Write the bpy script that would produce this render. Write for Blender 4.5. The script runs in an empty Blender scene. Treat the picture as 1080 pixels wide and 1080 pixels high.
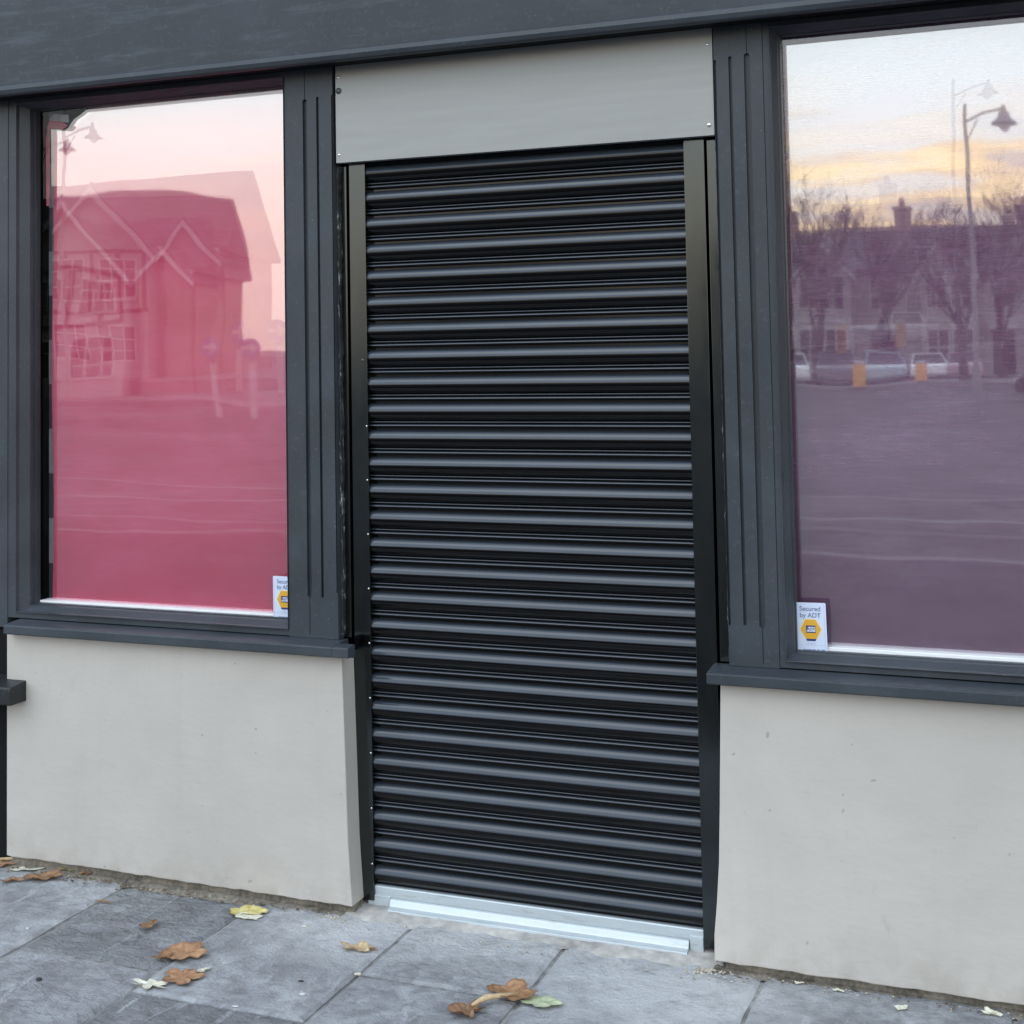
import bpy, bmesh, math, random
from mathutils import Vector, Matrix, noise as mnoise

random.seed(7)
scene = bpy.context.scene
COL = scene.collection
R = math.radians
ZG = 0.03                                   # level of the pavement

# ------------------------------------------------------------------ camera
cam_d = bpy.data.cameras.new("camera")
cam = bpy.data.objects.new("camera", cam_d)
COL.objects.link(cam)
yaw, pit, rol = 0.37911, 0.05545, -0.01843
f = Vector((-math.sin(yaw)*math.cos(pit), math.cos(yaw)*math.cos(pit), math.sin(pit)))
r = Vector((math.cos(yaw), math.sin(yaw), 0))
u = r.cross(f)
r2 = math.cos(rol)*r + math.sin(rol)*u
u2 = -math.sin(rol)*r + math.cos(rol)*u
M = Matrix((r2, u2, -f)).transposed().to_4x4()
M.translation = Vector((1.92523, -3.69139, 1.60834))
cam.matrix_world = M
cam_d.sensor_width = 36
cam_d.lens = 50
cam_d.shift_y = -(540-285.24)/1080
cam_d.clip_start = 0.05
cam_d.clip_end = 2000
scene.camera = cam

# ------------------------------------------------------------------ helpers
def lin(r_, g_, b_):
    def c(v):
        v /= 255
        return v/12.92 if v <= 0.04045 else ((v+0.055)/1.055)**2.4
    return (c(r_), c(g_), c(b_), 1)

def tag(o, label=None, cat=None, group=None, kind=None):
    if label: o['label'] = label
    if cat: o['category'] = cat
    if group: o['group'] = group
    if kind: o['kind'] = kind
    return o

def empty(name, loc=(0, 0, 0), rz=0, label=None, cat=None, group=None):
    o = bpy.data.objects.new(name, None)
    COL.objects.link(o)
    o.location = loc
    o.rotation_euler = (0, 0, rz)
    o.empty_display_size = 0.1
    return tag(o, label, cat, group)

class MB:
    """collects polygons; build() links them as one mesh object"""
    def __init__(s):
        s.v = []; s.f = []; s.col = []; s.smooth = False
    def poly(s, pts, col=None):
        i = len(s.v)
        s.v += [tuple(p) for p in pts]
        s.f.append(tuple(range(i, i+len(pts))))
        s.col.append(col)
    def box(s, x0, x1, y0, y1, z0, z1, col=None):
        i = len(s.v)
        s.v += [(x0, y0, z0), (x1, y0, z0), (x1, y1, z0), (x0, y1, z0),
                (x0, y0, z1), (x1, y0, z1), (x1, y1, z1), (x0, y1, z1)]
        for q in ((0, 3, 2, 1), (4, 5, 6, 7), (0, 1, 5, 4), (1, 2, 6, 5), (2, 3, 7, 6), (3, 0, 4, 7)):
            s.f.append(tuple(i+k for k in q)); s.col.append(col)
        return s
    def prism(s, prof, axis, a, b, col=None):
        """extrude a closed 2D profile along an axis; prof in the two other axes (cyclic order kept as x,y,z)"""
        n = len(prof); i = len(s.v)
        for t in (a, b):
            for (p, q) in prof:
                s.v.append({'x': (t, p, q), 'y': (p, t, q), 'z': (p, q, t)}[axis])
        for k in range(n):
            k2 = (k+1) % n
            s.f.append((i+k, i+k2, i+n+k2, i+n+k)); s.col.append(col)
        s.f.append(tuple(i+k for k in range(n))[::-1]); s.col.append(col)
        s.f.append(tuple(i+n+k for k in range(n))); s.col.append(col)
        return s
    def tube(s, pts, rad, n=8, caps=True, col=None):
        pts = [Vector(p) for p in pts]
        if not isinstance(rad, (list, tuple)): rad = [rad]*len(pts)
        rings = []
        for k, p in enumerate(pts):
            d = (pts[min(k+1, len(pts)-1)]-pts[max(k-1, 0)])
            if d.length < 1e-9: d = Vector((0, 0, 1))
            d.normalize()
            a = d.cross(Vector((0, 0, 1)))
            if a.length < 1e-3: a = d.cross(Vector((1, 0, 0)))
            a.normalize(); b = d.cross(a)
            i = len(s.v)
            for j in range(n):
                t = 2*math.pi*j/n
                s.v.append(tuple(p+rad[k]*(math.cos(t)*a+math.sin(t)*b)))
            rings.append(i)
        for k in range(len(rings)-1):
            for j in range(n):
                j2 = (j+1) % n
                s.f.append((rings[k]+j, rings[k]+j2, rings[k+1]+j2, rings[k+1]+j)); s.col.append(col)
        if caps:
            s.f.append(tuple(rings[0]+j for j in range(n))); s.col.append(col)
            s.f.append(tuple(rings[-1]+j for j in range(n))[::-1]); s.col.append(col)
        return s
    def lathe(s, c, prof, n=16, col=None):
        """prof: list of (radius, z) around a vertical axis through c"""
        base = len(s.v)
        for (rr, z) in prof:
            for j in range(n):
                t = 2*math.pi*j/n
                s.v.append((c[0]+rr*math.cos(t), c[1]+rr*math.sin(t), c[2]+z))
        for k in range(len(prof)-1):
            for j in range(n):
                j2 = (j+1) % n
                s.f.append((base+k*n+j, base+k*n+j2, base+(k+1)*n+j2, base+(k+1)*n+j)); s.col.append(col)
        return s
    def build(s, name, mat, parent=None, smooth=False, bevel=0, weld=False, seg=2):
        me = bpy.data.meshes.new(name)
        me.from_pydata(s.v, [], s.f)
        if any(c is not None for c in s.col):
            at = me.color_attributes.new("tone", 'FLOAT_COLOR', 'CORNER')
            li = 0
            for pi, p in enumerate(me.polygons):
                c = s.col[pi] or (0.5, 0.5, 0.5, 1)
                for _ in range(p.loop_total):
                    at.data[li].color = c; li += 1
        bm = bmesh.new(); bm.from_mesh(me)
        if weld: bmesh.ops.remove_doubles(bm, verts=bm.verts, dist=1e-5)
        bmesh.ops.recalc_face_normals(bm, faces=bm.faces)
        bm.to_mesh(me); bm.free()
        if smooth:
            for p in me.polygons: p.use_smooth = True
        me.materials.append(mat)
        o = bpy.data.objects.new(name, me)
        COL.objects.link(o)
        if parent is not None: o.parent = parent
        if bevel:
            b = o.modifiers.new("bevel", 'BEVEL')
            b.width = bevel; b.segments = seg; b.limit_method = 'ANGLE'; b.angle_limit = R(35)
            b.harden_normals = False
        return o

def children(o): return [c for c in bpy.data.objects if c.parent == o]
def copy_tree(o, parent=None):
    c = o.copy(); COL.objects.link(c); c.parent = parent
    for ch in children(o):
        copy_tree(ch, c)
    return c

# ------------------------------------------------------------------ materials
class NT:
    def __init__(s, name):
        s.m = bpy.data.materials.new(name); s.m.use_nodes = True
        s.t = s.m.node_tree; s.t.nodes.clear()
        s.out = s.n('ShaderNodeOutputMaterial')
    def n(s, typ, **kw):
        x = s.t.nodes.new(typ)
        for k, v in kw.items(): setattr(x, k, v)
        return x
    def l(s, a, b): s.t.links.new(a, b)
    def set(s, sock, v):
        if isinstance(v, bpy.types.NodeSocket): s.l(v, sock)
        else: sock.default_value = v
    def coord(s, kind='Object', scale=(1, 1, 1), rot=(0, 0, 0)):
        tc = s.n('ShaderNodeTexCoord'); mp = s.n('ShaderNodeMapping')
        s.l(tc.outputs[kind], mp.inputs['Vector'])
        mp.inputs['Scale'].default_value = scale; mp.inputs['Rotation'].default_value = rot
        return mp.outputs[0]
    def noise(s, vec, scale, detail=4, rough=0.55, dist=0):
        x = s.n('ShaderNodeTexNoise')
        s.l(vec, x.inputs['Vector'])
        x.inputs['Scale'].default_value = scale; x.inputs['Detail'].default_value = detail
        x.inputs['Roughness'].default_value = rough; x.inputs['Distortion'].default_value = dist
        return x.outputs['Fac']
    def ramp(s, fac, stops):
        x = s.n('ShaderNodeValToRGB'); s.l(fac, x.inputs[0])
        e = x.color_ramp.elements
        while len(e) < len(stops): e.new(0.5)
        for k, (p, c) in enumerate(stops):
            e[k].position = p
            e[k].color = c if not isinstance(c, (int, float)) else (c, c, c, 1)
        return x.outputs[0]
    def mix(s, fac, a, b, mode='MIX'):
        x = s.n('ShaderNodeMix', data_type='RGBA', blend_type=mode)
        s.set(x.inputs[0], fac); s.set(x.inputs[6], a); s.set(x.inputs[7], b)
        return x.outputs[2]
    def math(s, op, a, b=0.0, clamp=False):
        x = s.n('ShaderNodeMath', operation=op, use_clamp=clamp)
        s.set(x.inputs[0], a); s.set(x.inputs[1], b)
        return x.outputs[0]
    def bump(s, h, strength, dist=0.01, normal=None):
        x = s.n('ShaderNodeBump'); s.l(h, x.inputs['Height'])
        x.inputs['Strength'].default_value = strength; x.inputs['Distance'].default_value = dist
        if normal is not None: s.l(normal, x.inputs['Normal'])
        return x.outputs[0]
    def bsdf(s, base, rough=0.5, metallic=0.0, normal=None, spec=0.5, coat=0, coat_r=0.1):
        x = s.n('ShaderNodeBsdfPrincipled')
        s.set(x.inputs['Base Color'], base); s.set(x.inputs['Roughness'], rough)
        s.set(x.inputs['Metallic'], metallic)
        x.inputs['Specular IOR Level'].default_value = spec
        x.inputs['Coat Weight'].default_value = coat; x.inputs['Coat Roughness'].default_value = coat_r
        if normal is not None: s.l(normal, x.inputs['Normal'])
        s.l(x.outputs[0], s.out.inputs[0])
        return x

def flat(name, c, rough=0.5, metallic=0.0, var=0.12, scale=30, bump=0.0, spec=0.5, coat=0):
    """a plain surface that still varies: two scales of noise on colour and roughness"""
    n = NT(name); v = n.coord('Object')
    a = n.noise(v, scale, 5); b = n.noise(v, scale*0.13, 3)
    m = n.math('ADD', n.math('MULTIPLY', a, 0.5), n.math('MULTIPLY', b, 0.5))
    lo = tuple(x*(1-var) for x in c[:3])+(1,); hi = tuple(min(1, x*(1+var)) for x in c[:3])+(1,)
    colr = n.ramp(m, [(0.3, lo), (0.7, hi)])
    ro = n.math('ADD', n.math('MULTIPLY', m, 0.16), rough-0.08, True)
    nm = n.bump(a, bump, 0.004) if bump else None
    n.bsdf(colr, ro, metallic, nm, spec, coat)
    return n.m

def paint_dark(name, c, streak=0.0, rough=0.42):
    """weathered dark grey gloss paint on timber: brush marks, dusting, chalking"""
    n = NT(name); v = n.coord('Object')
    grain = n.noise(n.coord('Object', (60, 60, 2.2)), 1.0, 4, 0.6)
    wide = n.noise(v, 3.0, 4, 0.6, 0.4)
    fine = n.noise(v, 90, 3)
    hi = tuple(x*1.28+0.004 for x in c[:3])+(1,); lo = tuple(x*0.80 for x in c[:3])+(1,)
    base = n.ramp(wide, [(0.28, lo), (0.5, c), (0.74, hi)])
    base = n.mix(n.math('MULTIPLY', n.ramp(fine, [(0.58, 0), (0.78, 1)]), 0.16), base, lin(120, 128, 134))
    spots = n.noise(v, 140, 1, 0.3)
    base = n.mix(n.math('MULTIPLY', n.ramp(spots, [(0.81, 0), (0.84, 1)]), 0.35), base, lin(165, 168, 168))
    if streak:
        br = n.noise(n.coord('Object', (1.0, 1, 9.0), (0, R(5), 0)), 4.0, 8, 0.70, 0.25)
        msk = n.noise(v, 1.7, 2)
        k = n.math('MULTIPLY', n.ramp(br, [(0.50, 0), (0.72, 1)]), n.ramp(msk, [(0.35, 0.15), (0.65, 1)]))
        base = n.mix(n.math('MULTIPLY', k, streak), base, lin(112, 124, 134))
    h = n.math('ADD', n.math('MULTIPLY', grain, 1.2), n.math('MULTIPLY', fine, 0.4))
    ro = n.math('ADD', n.math('MULTIPLY', wide, 0.25), rough-0.12, True)
    n.bsdf(base, ro, 0, n.bump(h, 0.18, 0.002), 0.4)
    return n.m

def cream_panel(name, c):
    n = NT(name); v = n.coord('Object')
    wide = n.noise(v, 1.6, 4, 0.6, 0.3); fine = n.noise(v, 45, 4)
    lo = tuple(x*0.90 for x in c[:3])+(1,); hi = tuple(x*1.07 for x in c[:3])+(1,)
    base = n.ramp(wide, [(0.3, lo), (0.7, hi)])
    base = n.mix(n.math('MULTIPLY', n.ramp(fine, [(0.55, 0), (0.8, 1)]), 0.10), base, lin(150, 146, 138))
    # sparse specks and scuffs
    sp = n.noise(v, 60, 0, 0.2)
    base = n.mix(n.math('MULTIPLY', n.ramp(sp, [(0.865, 0), (0.89, 1)]), 0.45), base, lin(120, 114, 106))
    sc = n.noise(n.coord('Object', (3.2, 3, 1.0), (0, R(-14), 0)), 5.0, 3, 0.6, 1.0)
    base = n.mix(n.math('MULTIPLY', n.ramp(sc, [(0.71, 0), (0.80, 1)]), 0.20), base, lin(140, 136, 128))
    dr = n.noise(n.coord('Object', (14, 3, 0.55)), 1.4, 4, 0.6)
    base = n.mix(n.math('MULTIPLY', n.ramp(dr, [(0.56, 0), (0.76, 1)]), 0.09), base, lin(146, 142, 132))
    hl = n.noise(n.coord('Object', (1, 1, 1)), 2.6, 5, 0.55, 0.8)
    ln_ = n.math('SUBTRACT', 1.0, n.math('MULTIPLY', n.math('ABSOLUTE', n.math('SUBTRACT', hl, 0.56)), 260.0), True)
    base = n.mix(n.math('MULTIPLY', n.math('MULTIPLY', ln_, n.ramp(wide, [(0.52, 0), (0.62, 1)])), 0.22), base, lin(140, 136, 128))
    # splash dirt close to the ground
    tc = n.n('ShaderNodeTexCoord'); sep = n.n('ShaderNodeSeparateXYZ'); n.l(tc.outputs['Object'], sep.inputs[0])
    low = n.math('SUBTRACT', 1.0, n.math('DIVIDE', n.math('SUBTRACT', sep.outputs[2], 0.05), 0.14), True)
    d = n.math('MULTIPLY', n.math('MULTIPLY', low, n.ramp(n.noise(v, 14, 5, 0.65), [(0.4, 0), (0.75, 1)])), 0.45)
    base = n.mix(d, base, lin(128, 118, 104))
    h = n.math('ADD', n.math('MULTIPLY', n.noise(n.coord('Object', (1, 1, 2.2)), 4, 5, 0.6), 1.4), n.math('MULTIPLY', fine, 0.18))
    n.bsdf(base, 0.45, 0, n.bump(h, 0.22, 0.01), 0.4)
    return n.m

DK = (0.037, 0.0455, 0.055, 1)
m_frame = paint_dark("slate_grey_paint", DK)
m_fascia = paint_dark("brushed_slate_paint", (0.030, 0.037, 0.046, 1), 0.34, 0.5)
m_cream = cream_panel("cream_render", (0.500, 0.474, 0.432, 1))
m_black = flat("matt_black", (0.006, 0.006, 0.007, 1), 0.8, spec=0.2)
m_soffit = flat("black_soffit", (0.008, 0.008, 0.009, 1), 0.7, spec=0.2)
m_white = flat("white_sill_board", (0.93, 0.93, 0.95, 1), 0.4, var=0.02)
m_dirt = flat("mortar_dirt", (0.20, 0.18, 0.15, 1), 0.95, var=0.75, scale=75, bump=0.9, spec=0.1)
m_cement = flat("fresh_cement", (0.40, 0.385, 0.36, 1), 0.95, var=0.5, scale=30, bump=0.8, spec=0.1)
m_crumb = flat("pale_crumbs", (0.42, 0.38, 0.31, 1), 0.9, var=0.6, scale=50, spec=0.1)

def m_shutter_make():
    """black powder coat; a film of road dust lies on whatever faces upward"""
    n = NT("black_powder_coat"); v = n.coord('Object')
    mottle = n.noise(n.coord('Object', (1.2, 5, 5)), 3.0, 5, 0.6, 0.3); fine = n.noise(v, 160, 2)
    scr = n.noise(n.coord('Object', (2.5, 40, 40)), 2.0, 4, 0.7)
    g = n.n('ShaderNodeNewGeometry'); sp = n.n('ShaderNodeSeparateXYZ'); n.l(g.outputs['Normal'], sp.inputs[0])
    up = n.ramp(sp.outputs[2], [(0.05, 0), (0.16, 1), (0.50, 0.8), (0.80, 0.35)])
    k = n.math('MULTIPLY', up, n.math('ADD', n.math('MULTIPLY', mottle, 0.55), 0.55), True)
    base = n.mix(k, (0.0004, 0.0005, 0.0009, 1), (0.058, 0.075, 0.098, 1))  # sky highlight band put into the colour of the upward faces
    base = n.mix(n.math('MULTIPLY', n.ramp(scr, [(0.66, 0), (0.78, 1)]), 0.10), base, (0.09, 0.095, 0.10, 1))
    n.bsdf(base, n.math('ADD', n.math('MULTIPLY', mottle, 0.10), 0.09), 0, n.bump(fine, 0.03, 0.0006), 0.40)
    return n.m
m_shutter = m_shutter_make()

def m_guide_make():
    n = NT("black_guide_metal"); v = n.coord('Object')
    sm = n.noise(n.coord('Object', (9, 9, 3.0)), 1.6, 5, 0.6, 1.2); fine = n.noise(v, 120, 2)
    base = n.mix(n.ramp(sm, [(0.40, 0), (0.72, 1)]), (0.0012, 0.0012, 0.0014, 1), (0.0045, 0.0045, 0.0042, 1))
    ro = n.math('ADD', n.math('MULTIPLY', sm, 0.16), 0.05, True)
    n.bsdf(base, ro, 0, n.bump(fine, 0.03, 0.0006), 0.95).inputs['Specular Tint'].default_value = (0.86, 0.98, 1.0, 1)
    return n.m
m_guide = m_guide_make()
m_galv = None
def m_galv_make(name, base, metallic, rough, dirty=False):
    n = NT(name); v = n.coord('Object')
    w = n.noise(n.coord('Object', (2, 20, 20)), 2.0, 4); fi = n.noise(v, 70, 3)
    c = n.ramp(w, [(0.3, tuple(x*0.88 for x in base[:3])+(1,)), (0.7, base)])
    c = n.mix(n.math('MULTIPLY', n.ramp(fi, [(0.55, 0), (0.75, 1)]), 0.12), c, lin(150, 160, 165))
    if dirty:
        g_ = n.noise(n.coord('Object', (6, 20, 45)), 1.6, 6, 0.7, 0.6)
        c = n.mix(n.math('MULTIPLY', n.ramp(g_, [(0.56, 0), (0.72, 1)]), 0.35), c, (0.20, 0.19, 0.17, 1))
    n.bsdf(c, n.math('ADD', n.math('MULTIPLY', w, 0.2), rough-0.1), metallic, n.bump(fi, 0.05, 0.001), 0.6)
    return n.m
m_galv = m_galv_make("galvanised_bar", (0.58, 0.65, 0.675, 1), 0.35, 0.36, True)
m_panel = m_galv_make("grey_sheet_steel", (0.325, 0.332, 0.318, 1), 0.22, 0.42)
m_screw = flat("zinc_screw", (0.75, 0.76, 0.78, 1), 0.25, 0.9)
m_bolt = flat("dull_bolt", (0.10, 0.11, 0.11, 1), 0.4, 0.6)

def glass_pane_mat():
    n = NT("window_glass")
    tr = n.n('ShaderNodeBsdfTransparent'); tr.inputs[0].default_value = (0.96, 0.97, 0.965, 1)
    gl = n.n('ShaderNodeBsdfGlossy'); gl.inputs['Roughness'].default_value = 0.0
    mx = n.n('ShaderNodeMixShader'); mx.inputs[0].default_value = 0.022
    n.l(tr.outputs[0], mx.inputs[1]); n.l(gl.outputs[0], mx.inputs[2]); n.l(mx.outputs[0], n.out.inputs[0])
    return n.m
m_glass = glass_pane_mat()

def sheet_mat(name, amount, tint, wave):
    """clear polyester sheet in front of the coloured one: mostly see-through, part mirror"""
    n = NT(name); v = n.coord('Object', (1, 1, 1))
    tr = n.n('ShaderNodeBsdfTransparent'); tr.inputs[0].default_value = (0.97, 0.97, 0.97, 1)
    gl = n.n('ShaderNodeBsdfGlossy'); gl.inputs['Roughness'].default_value = 0.012
    gl.inputs['Color'].default_value = tint
    h = n.noise(n.coord('Object', (0.8, 1, 1.4)), 1.5, 2, 0.4)
    n.l(n.bump(h, 0.6, wave), gl.inputs['Normal'])
    mx = n.n('ShaderNodeMixShader'); mx.inputs[0].default_value = amount
    n.l(tr.outputs[0], mx.inputs[1]); n.l(gl.outputs[0], mx.inputs[2]); n.l(mx.outputs[0], n.out.inputs[0])
    return n.m

def film_mat(name, c, dark, amount, tint, wave, grain):
    n = NT(name); v = n.coord('Object')
    gr = n.noise(n.coord('Object', (4, 1, 60)), 3.0, 5, 0.65)
    wide = n.noise(n.coord('Object', (1, 1, 2.2)), 1.8, 4, 0.6, 0.4)
    base = n.mix(n.ramp(wide, [(0.35, 0), (0.70, 1)]), dark, c)
    base = n.mix(n.math('MULTIPLY', n.ramp(gr, [(0.45, 0), (0.75, 1)]), grain), base, tuple(min(1, x*1.5+0.03) for x in c[:3])+(1,))
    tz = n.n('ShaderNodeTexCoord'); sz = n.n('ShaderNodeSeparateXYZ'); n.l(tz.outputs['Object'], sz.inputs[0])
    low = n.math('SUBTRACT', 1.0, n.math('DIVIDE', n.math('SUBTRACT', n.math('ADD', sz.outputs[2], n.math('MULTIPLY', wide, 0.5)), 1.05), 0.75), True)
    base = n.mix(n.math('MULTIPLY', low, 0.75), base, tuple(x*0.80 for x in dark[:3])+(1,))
    df = n.n('ShaderNodeBsdfDiffuse'); n.l(base, df.inputs['Color'])
    gl = n.n('ShaderNodeBsdfGlossy'); gl.inputs['Roughness'].default_value = 0.018
    gl.inputs['Color'].default_value = tint
    big = n.noise(n.coord('Object', (0.9, 1, 1.3)), 1.4, 2, 0.4)
    fine = n.noise(n.coord('Object', (5, 1, 55)), 2.0, 3)
    h = n.math('ADD', big, n.math('MULTIPLY', fine, 0.0012))
    nm = n.bump(h, 0.6, wave)
    n.l(nm, gl.inputs['Normal'])
    mx = n.n('ShaderNodeMixShader'); mx.inputs[0].default_value = amount
    n.l(df.outputs[0], mx.inputs[1]); n.l(gl.outputs[0], mx.inputs[2]); n.l(mx.outputs[0], n.out.inputs[0])
    return n.m
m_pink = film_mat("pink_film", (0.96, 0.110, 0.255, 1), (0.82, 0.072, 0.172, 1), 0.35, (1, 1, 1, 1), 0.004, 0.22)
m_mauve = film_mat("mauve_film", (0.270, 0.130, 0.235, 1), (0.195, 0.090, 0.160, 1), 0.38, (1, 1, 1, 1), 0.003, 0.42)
m_sheet = sheet_mat("clear_sheet", 0.15, (1, 1, 1, 1), 0.003); m_sheet2 = sheet_mat("thin_clear_sheet", 0.075, (1, 1, 1, 1), 0.003)

def paving_mat():
    n = NT("riven_slate_paving"); v = n.coord('Object')
    at = n.n('ShaderNodeAttribute', attribute_name='tone'); sp = n.n('ShaderNodeSeparateColor'); n.l(at.outputs['Color'], sp.inputs[0])
    tone, riv, hue = sp.outputs[0], sp.outputs[1], sp.outputs[2]
    a = n.noise(n.coord('Object', (1, 1, 1), (0, 0, R(25))), 5, 6, 0.62, 0.6)
    b = n.noise(v, 24, 8, 0.68, 0.3); fine = n.noise(v, 210, 4, 0.7)
    base = n.ramp(a, [(0.28, (0.225, 0.228, 0.24, 1)), (0.5, (0.325, 0.332, 0.345, 1)), (0.72, (0.46, 0.47, 0.48, 1))])
    base = n.mix(n.math('MULTIPLY', n.ramp(b, [(0.40, 1), (0.56, 0)]), 0.45), base, (0.14, 0.138, 0.14, 1))
    brown = n.noise(v, 3.5, 4, 0.6)
    base = n.mix(n.math('MULTIPLY', n.ramp(brown, [(0.5, 0), (0.75, 1)]), n.math('MULTIPLY', hue, 0.55)), base, (0.25, 0.215, 0.18, 1))
    k = n.math('ADD', n.math('MULTIPLY', tone, 1.05), 0.48)
    vm = n.n('ShaderNodeVectorMath', operation='SCALE'); n.l(base, vm.inputs[0]); n.l(k, vm.inputs['Scale'])
    base = vm.outputs[0]
    # pale veins and scuffs
    ve = n.noise(n.coord('Object', (3.5, 0.9, 1), (0, 0, R(-38))), 5, 5, 0.6, 1.2)
    base = n.mix(n.math('MULTIPLY', n.ramp(ve, [(0.60, 0), (0.70, 1)]), 0.50), base, (0.55, 0.57, 0.59, 1))
    base = n.mix(n.math('MULTIPLY', n.ramp(fine, [(0.66, 0), (0.78, 1)]), 0.30), base, (0.50, 0.50, 0.49, 1))
    base = n.mix(n.math('MULTIPLY', n.ramp(fine, [(0.24, 1), (0.36, 0)]), 0.45), base, (0.05, 0.05, 0.055, 1))
    # cement dust spilled around the foot of the shutter
    def blob(cx, cy, rx, ry):
        mp = n.coord('Object'); s1 = n.n('ShaderNodeVectorMath', operation='SUBTRACT'); n.l(mp, s1.inputs[0]); s1.inputs[1].default_value = (cx, cy, 0)
        s2 = n.n('ShaderNodeVectorMath', operation='MULTIPLY'); n.l(s1.outputs[0], s2.inputs[0]); s2.inputs[1].default_value = (1/rx, 1/ry, 0)
        ln = n.n('ShaderNodeVectorMath', operation='LENGTH'); n.l(s2.outputs[0], ln.inputs[0])
        return n.math('SUBTRACT', 1.0, ln.outputs['Value'], True)
    w = n.math('MAXIMUM', n.math('MAXIMUM', blob(0.02, -0.16, 0.34, 0.26), blob(0.88, -0.20, 0.48, 0.40)), n.math('MULTIPLY', blob(0.45, -0.12, 0.7, 0.22), 0.8))
    w = n.math('MULTIPLY', w, n.math('ADD', n.math('MULTIPLY', n.ramp(n.noise(v, 9, 6, 0.7), [(0.35, 0), (0.65, 1)]), 1.5), 0.5), True)
    base = n.mix(n.math('MULTIPLY', w, 0.85, True), base, (0.60, 0.605, 0.61, 1))
    rip = n.noise(n.coord('Object', (1.0, 1.5, 1), (0, 0, R(30))), 10, 7, 0.62, 0.25)
    h = n.math('ADD', n.math('MULTIPLY', rip, n.math('MULTIPLY', riv, 2.4)), n.math('ADD', n.math('MULTIPLY', b, 0.42), n.math('MULTIPLY', n.noise(v, 120, 5, 0.7), 0.16)))
    h = n.math('ADD', h, n.math('MULTIPLY', ve, n.math('MULTIPLY', riv, 0.5)))
    ro = n.math('ADD', n.math('MULTIPLY', b, 0.3), 0.42, True)
    n.bsdf(base, ro, 0, n.bump(h, 0.95, 0.03), 0.35)
    return n.m
m_paving = paving_mat()
m_joint = flat("joint_mortar", (0.27, 0.265, 0.25, 1), 0.95, var=0.85, scale=30, bump=0.5, spec=0.1)

# ------------------------------------------------------------------ world
SUN_EL, SUN_ROT = R(46), R(202)
w = bpy.data.worlds.new("World"); scene.world = w; w.use_nodes = True
nt = w.node_tree; nt.nodes.clear()
class WN(NT):
    def __init__(s, t): s.t = t
wn = WN(nt)
out = wn.n('ShaderNodeOutputWorld'); bg = wn.n('ShaderNodeBackground'); wn.l(bg.outputs[0], out.inputs[0])
bg.inputs['Strength'].default_value = 0.1
sky = wn.n('ShaderNodeTexSky'); sky.sky_type = 'NISHITA'; sky.sun_disc = False
sky.sun_elevation = SUN_EL; sky.sun_rotation = SUN_ROT
sky.air_density = 1.0; sky.dust_density = 2.0; sky.ozone_density = 1.0
tc = wn.n('ShaderNodeTexCoord'); sep = wn.n('ShaderNodeSeparateXYZ'); wn.l(tc.outputs['Generated'], sep.inputs[0])
el = wn.math('MAXIMUM', sep.outputs[2], 0.0)
haze = wn.ramp(el, [(0.0, (1.12, 1.00, 0.90, 1)), (0.07, (1.28, 1.14, 1.00, 1)), (0.12, (1.40, 1.38, 1.30, 1)), (0.18, (1.42, 1.55, 1.62, 1)),
                    (0.34, (1.06, 1.30, 1.56, 1)), (1.0, (0.76, 0.98, 1.28, 1))])
# flat-bottomed evening clouds: project the direction on to a cloud layer
inv = wn.math('DIVIDE', 1.0, wn.math('ADD', el, 0.055))
cv = wn.n('ShaderNodeCombineXYZ'); wn.l(wn.math('MULTIPLY', sep.outputs[0], inv), cv.inputs[0]); wn.l(wn.math('MULTIPLY', sep.outputs[1], inv), cv.inputs[1])
wn.l(wn.math('MULTIPLY', el, 14.0), cv.inputs[2])
c1 = wn.noise(cv.outputs[0], 1.1, 6, 0.55, 0.25)
cmask = wn.ramp(c1, [(0.42, 0), (0.53, 1)])
band = wn.ramp(el, [(0.04, 0.4), (0.075, 1.0), (0.135, 1.0), (0.17, 0.10), (0.5, 0.25)])
lit = wn.ramp(wn.noise(cv.outputs[0], 1.5, 5, 0.55, 0.2), [(0.40, (0.92, 0.80, 0.76, 1)), (0.52, (1.45, 1.08, 0.66, 1)), (0.64, (1.85, 1.42, 0.78, 1))])
side = wn.ramp(wn.math('ADD', wn.math('MULTIPLY', sep.outputs[0], 0.5), 0.5), [(0.22, 0.12), (0.40, 1.0)])
cl = wn.mix(wn.math('MULTIPLY', wn.math('MULTIPLY', cmask, band), side), haze, lit)
sc_ = wn.n('ShaderNodeVectorMath', operation='SCALE'); wn.l(cl, sc_.inputs[0]); sc_.inputs['Scale'].default_value = 16.6
mixw = wn.mix(0.88, sky.outputs[0], sc_.outputs[0])
wn.l(mixw, bg.inputs['Color'])

sun_d = bpy.data.lights.new("sun", 'SUN'); sun = bpy.data.objects.new("sun", sun_d); COL.objects.link(sun)
sun_d.energy = 0.5; sun_d.angle = R(30); sun_d.color = (1.0, 0.97, 0.93)
sd = Vector((math.sin(SUN_ROT)*math.cos(SUN_EL), math.cos(SUN_ROT)*math.cos(SUN_EL), math.sin(SUN_EL)))
sun.rotation_euler = sd.to_track_quat('Z', 'Y').to_euler()

# ------------------------------------------------------------------ pavement, road
def G(x, y):
    """ground position measured at z = 0, carried to the pavement level"""
    k = (1.60834-ZG)/1.60834
    return (1.92523+(x-1.92523)*k, -3.69139+(y+3.69139)*k)

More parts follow.
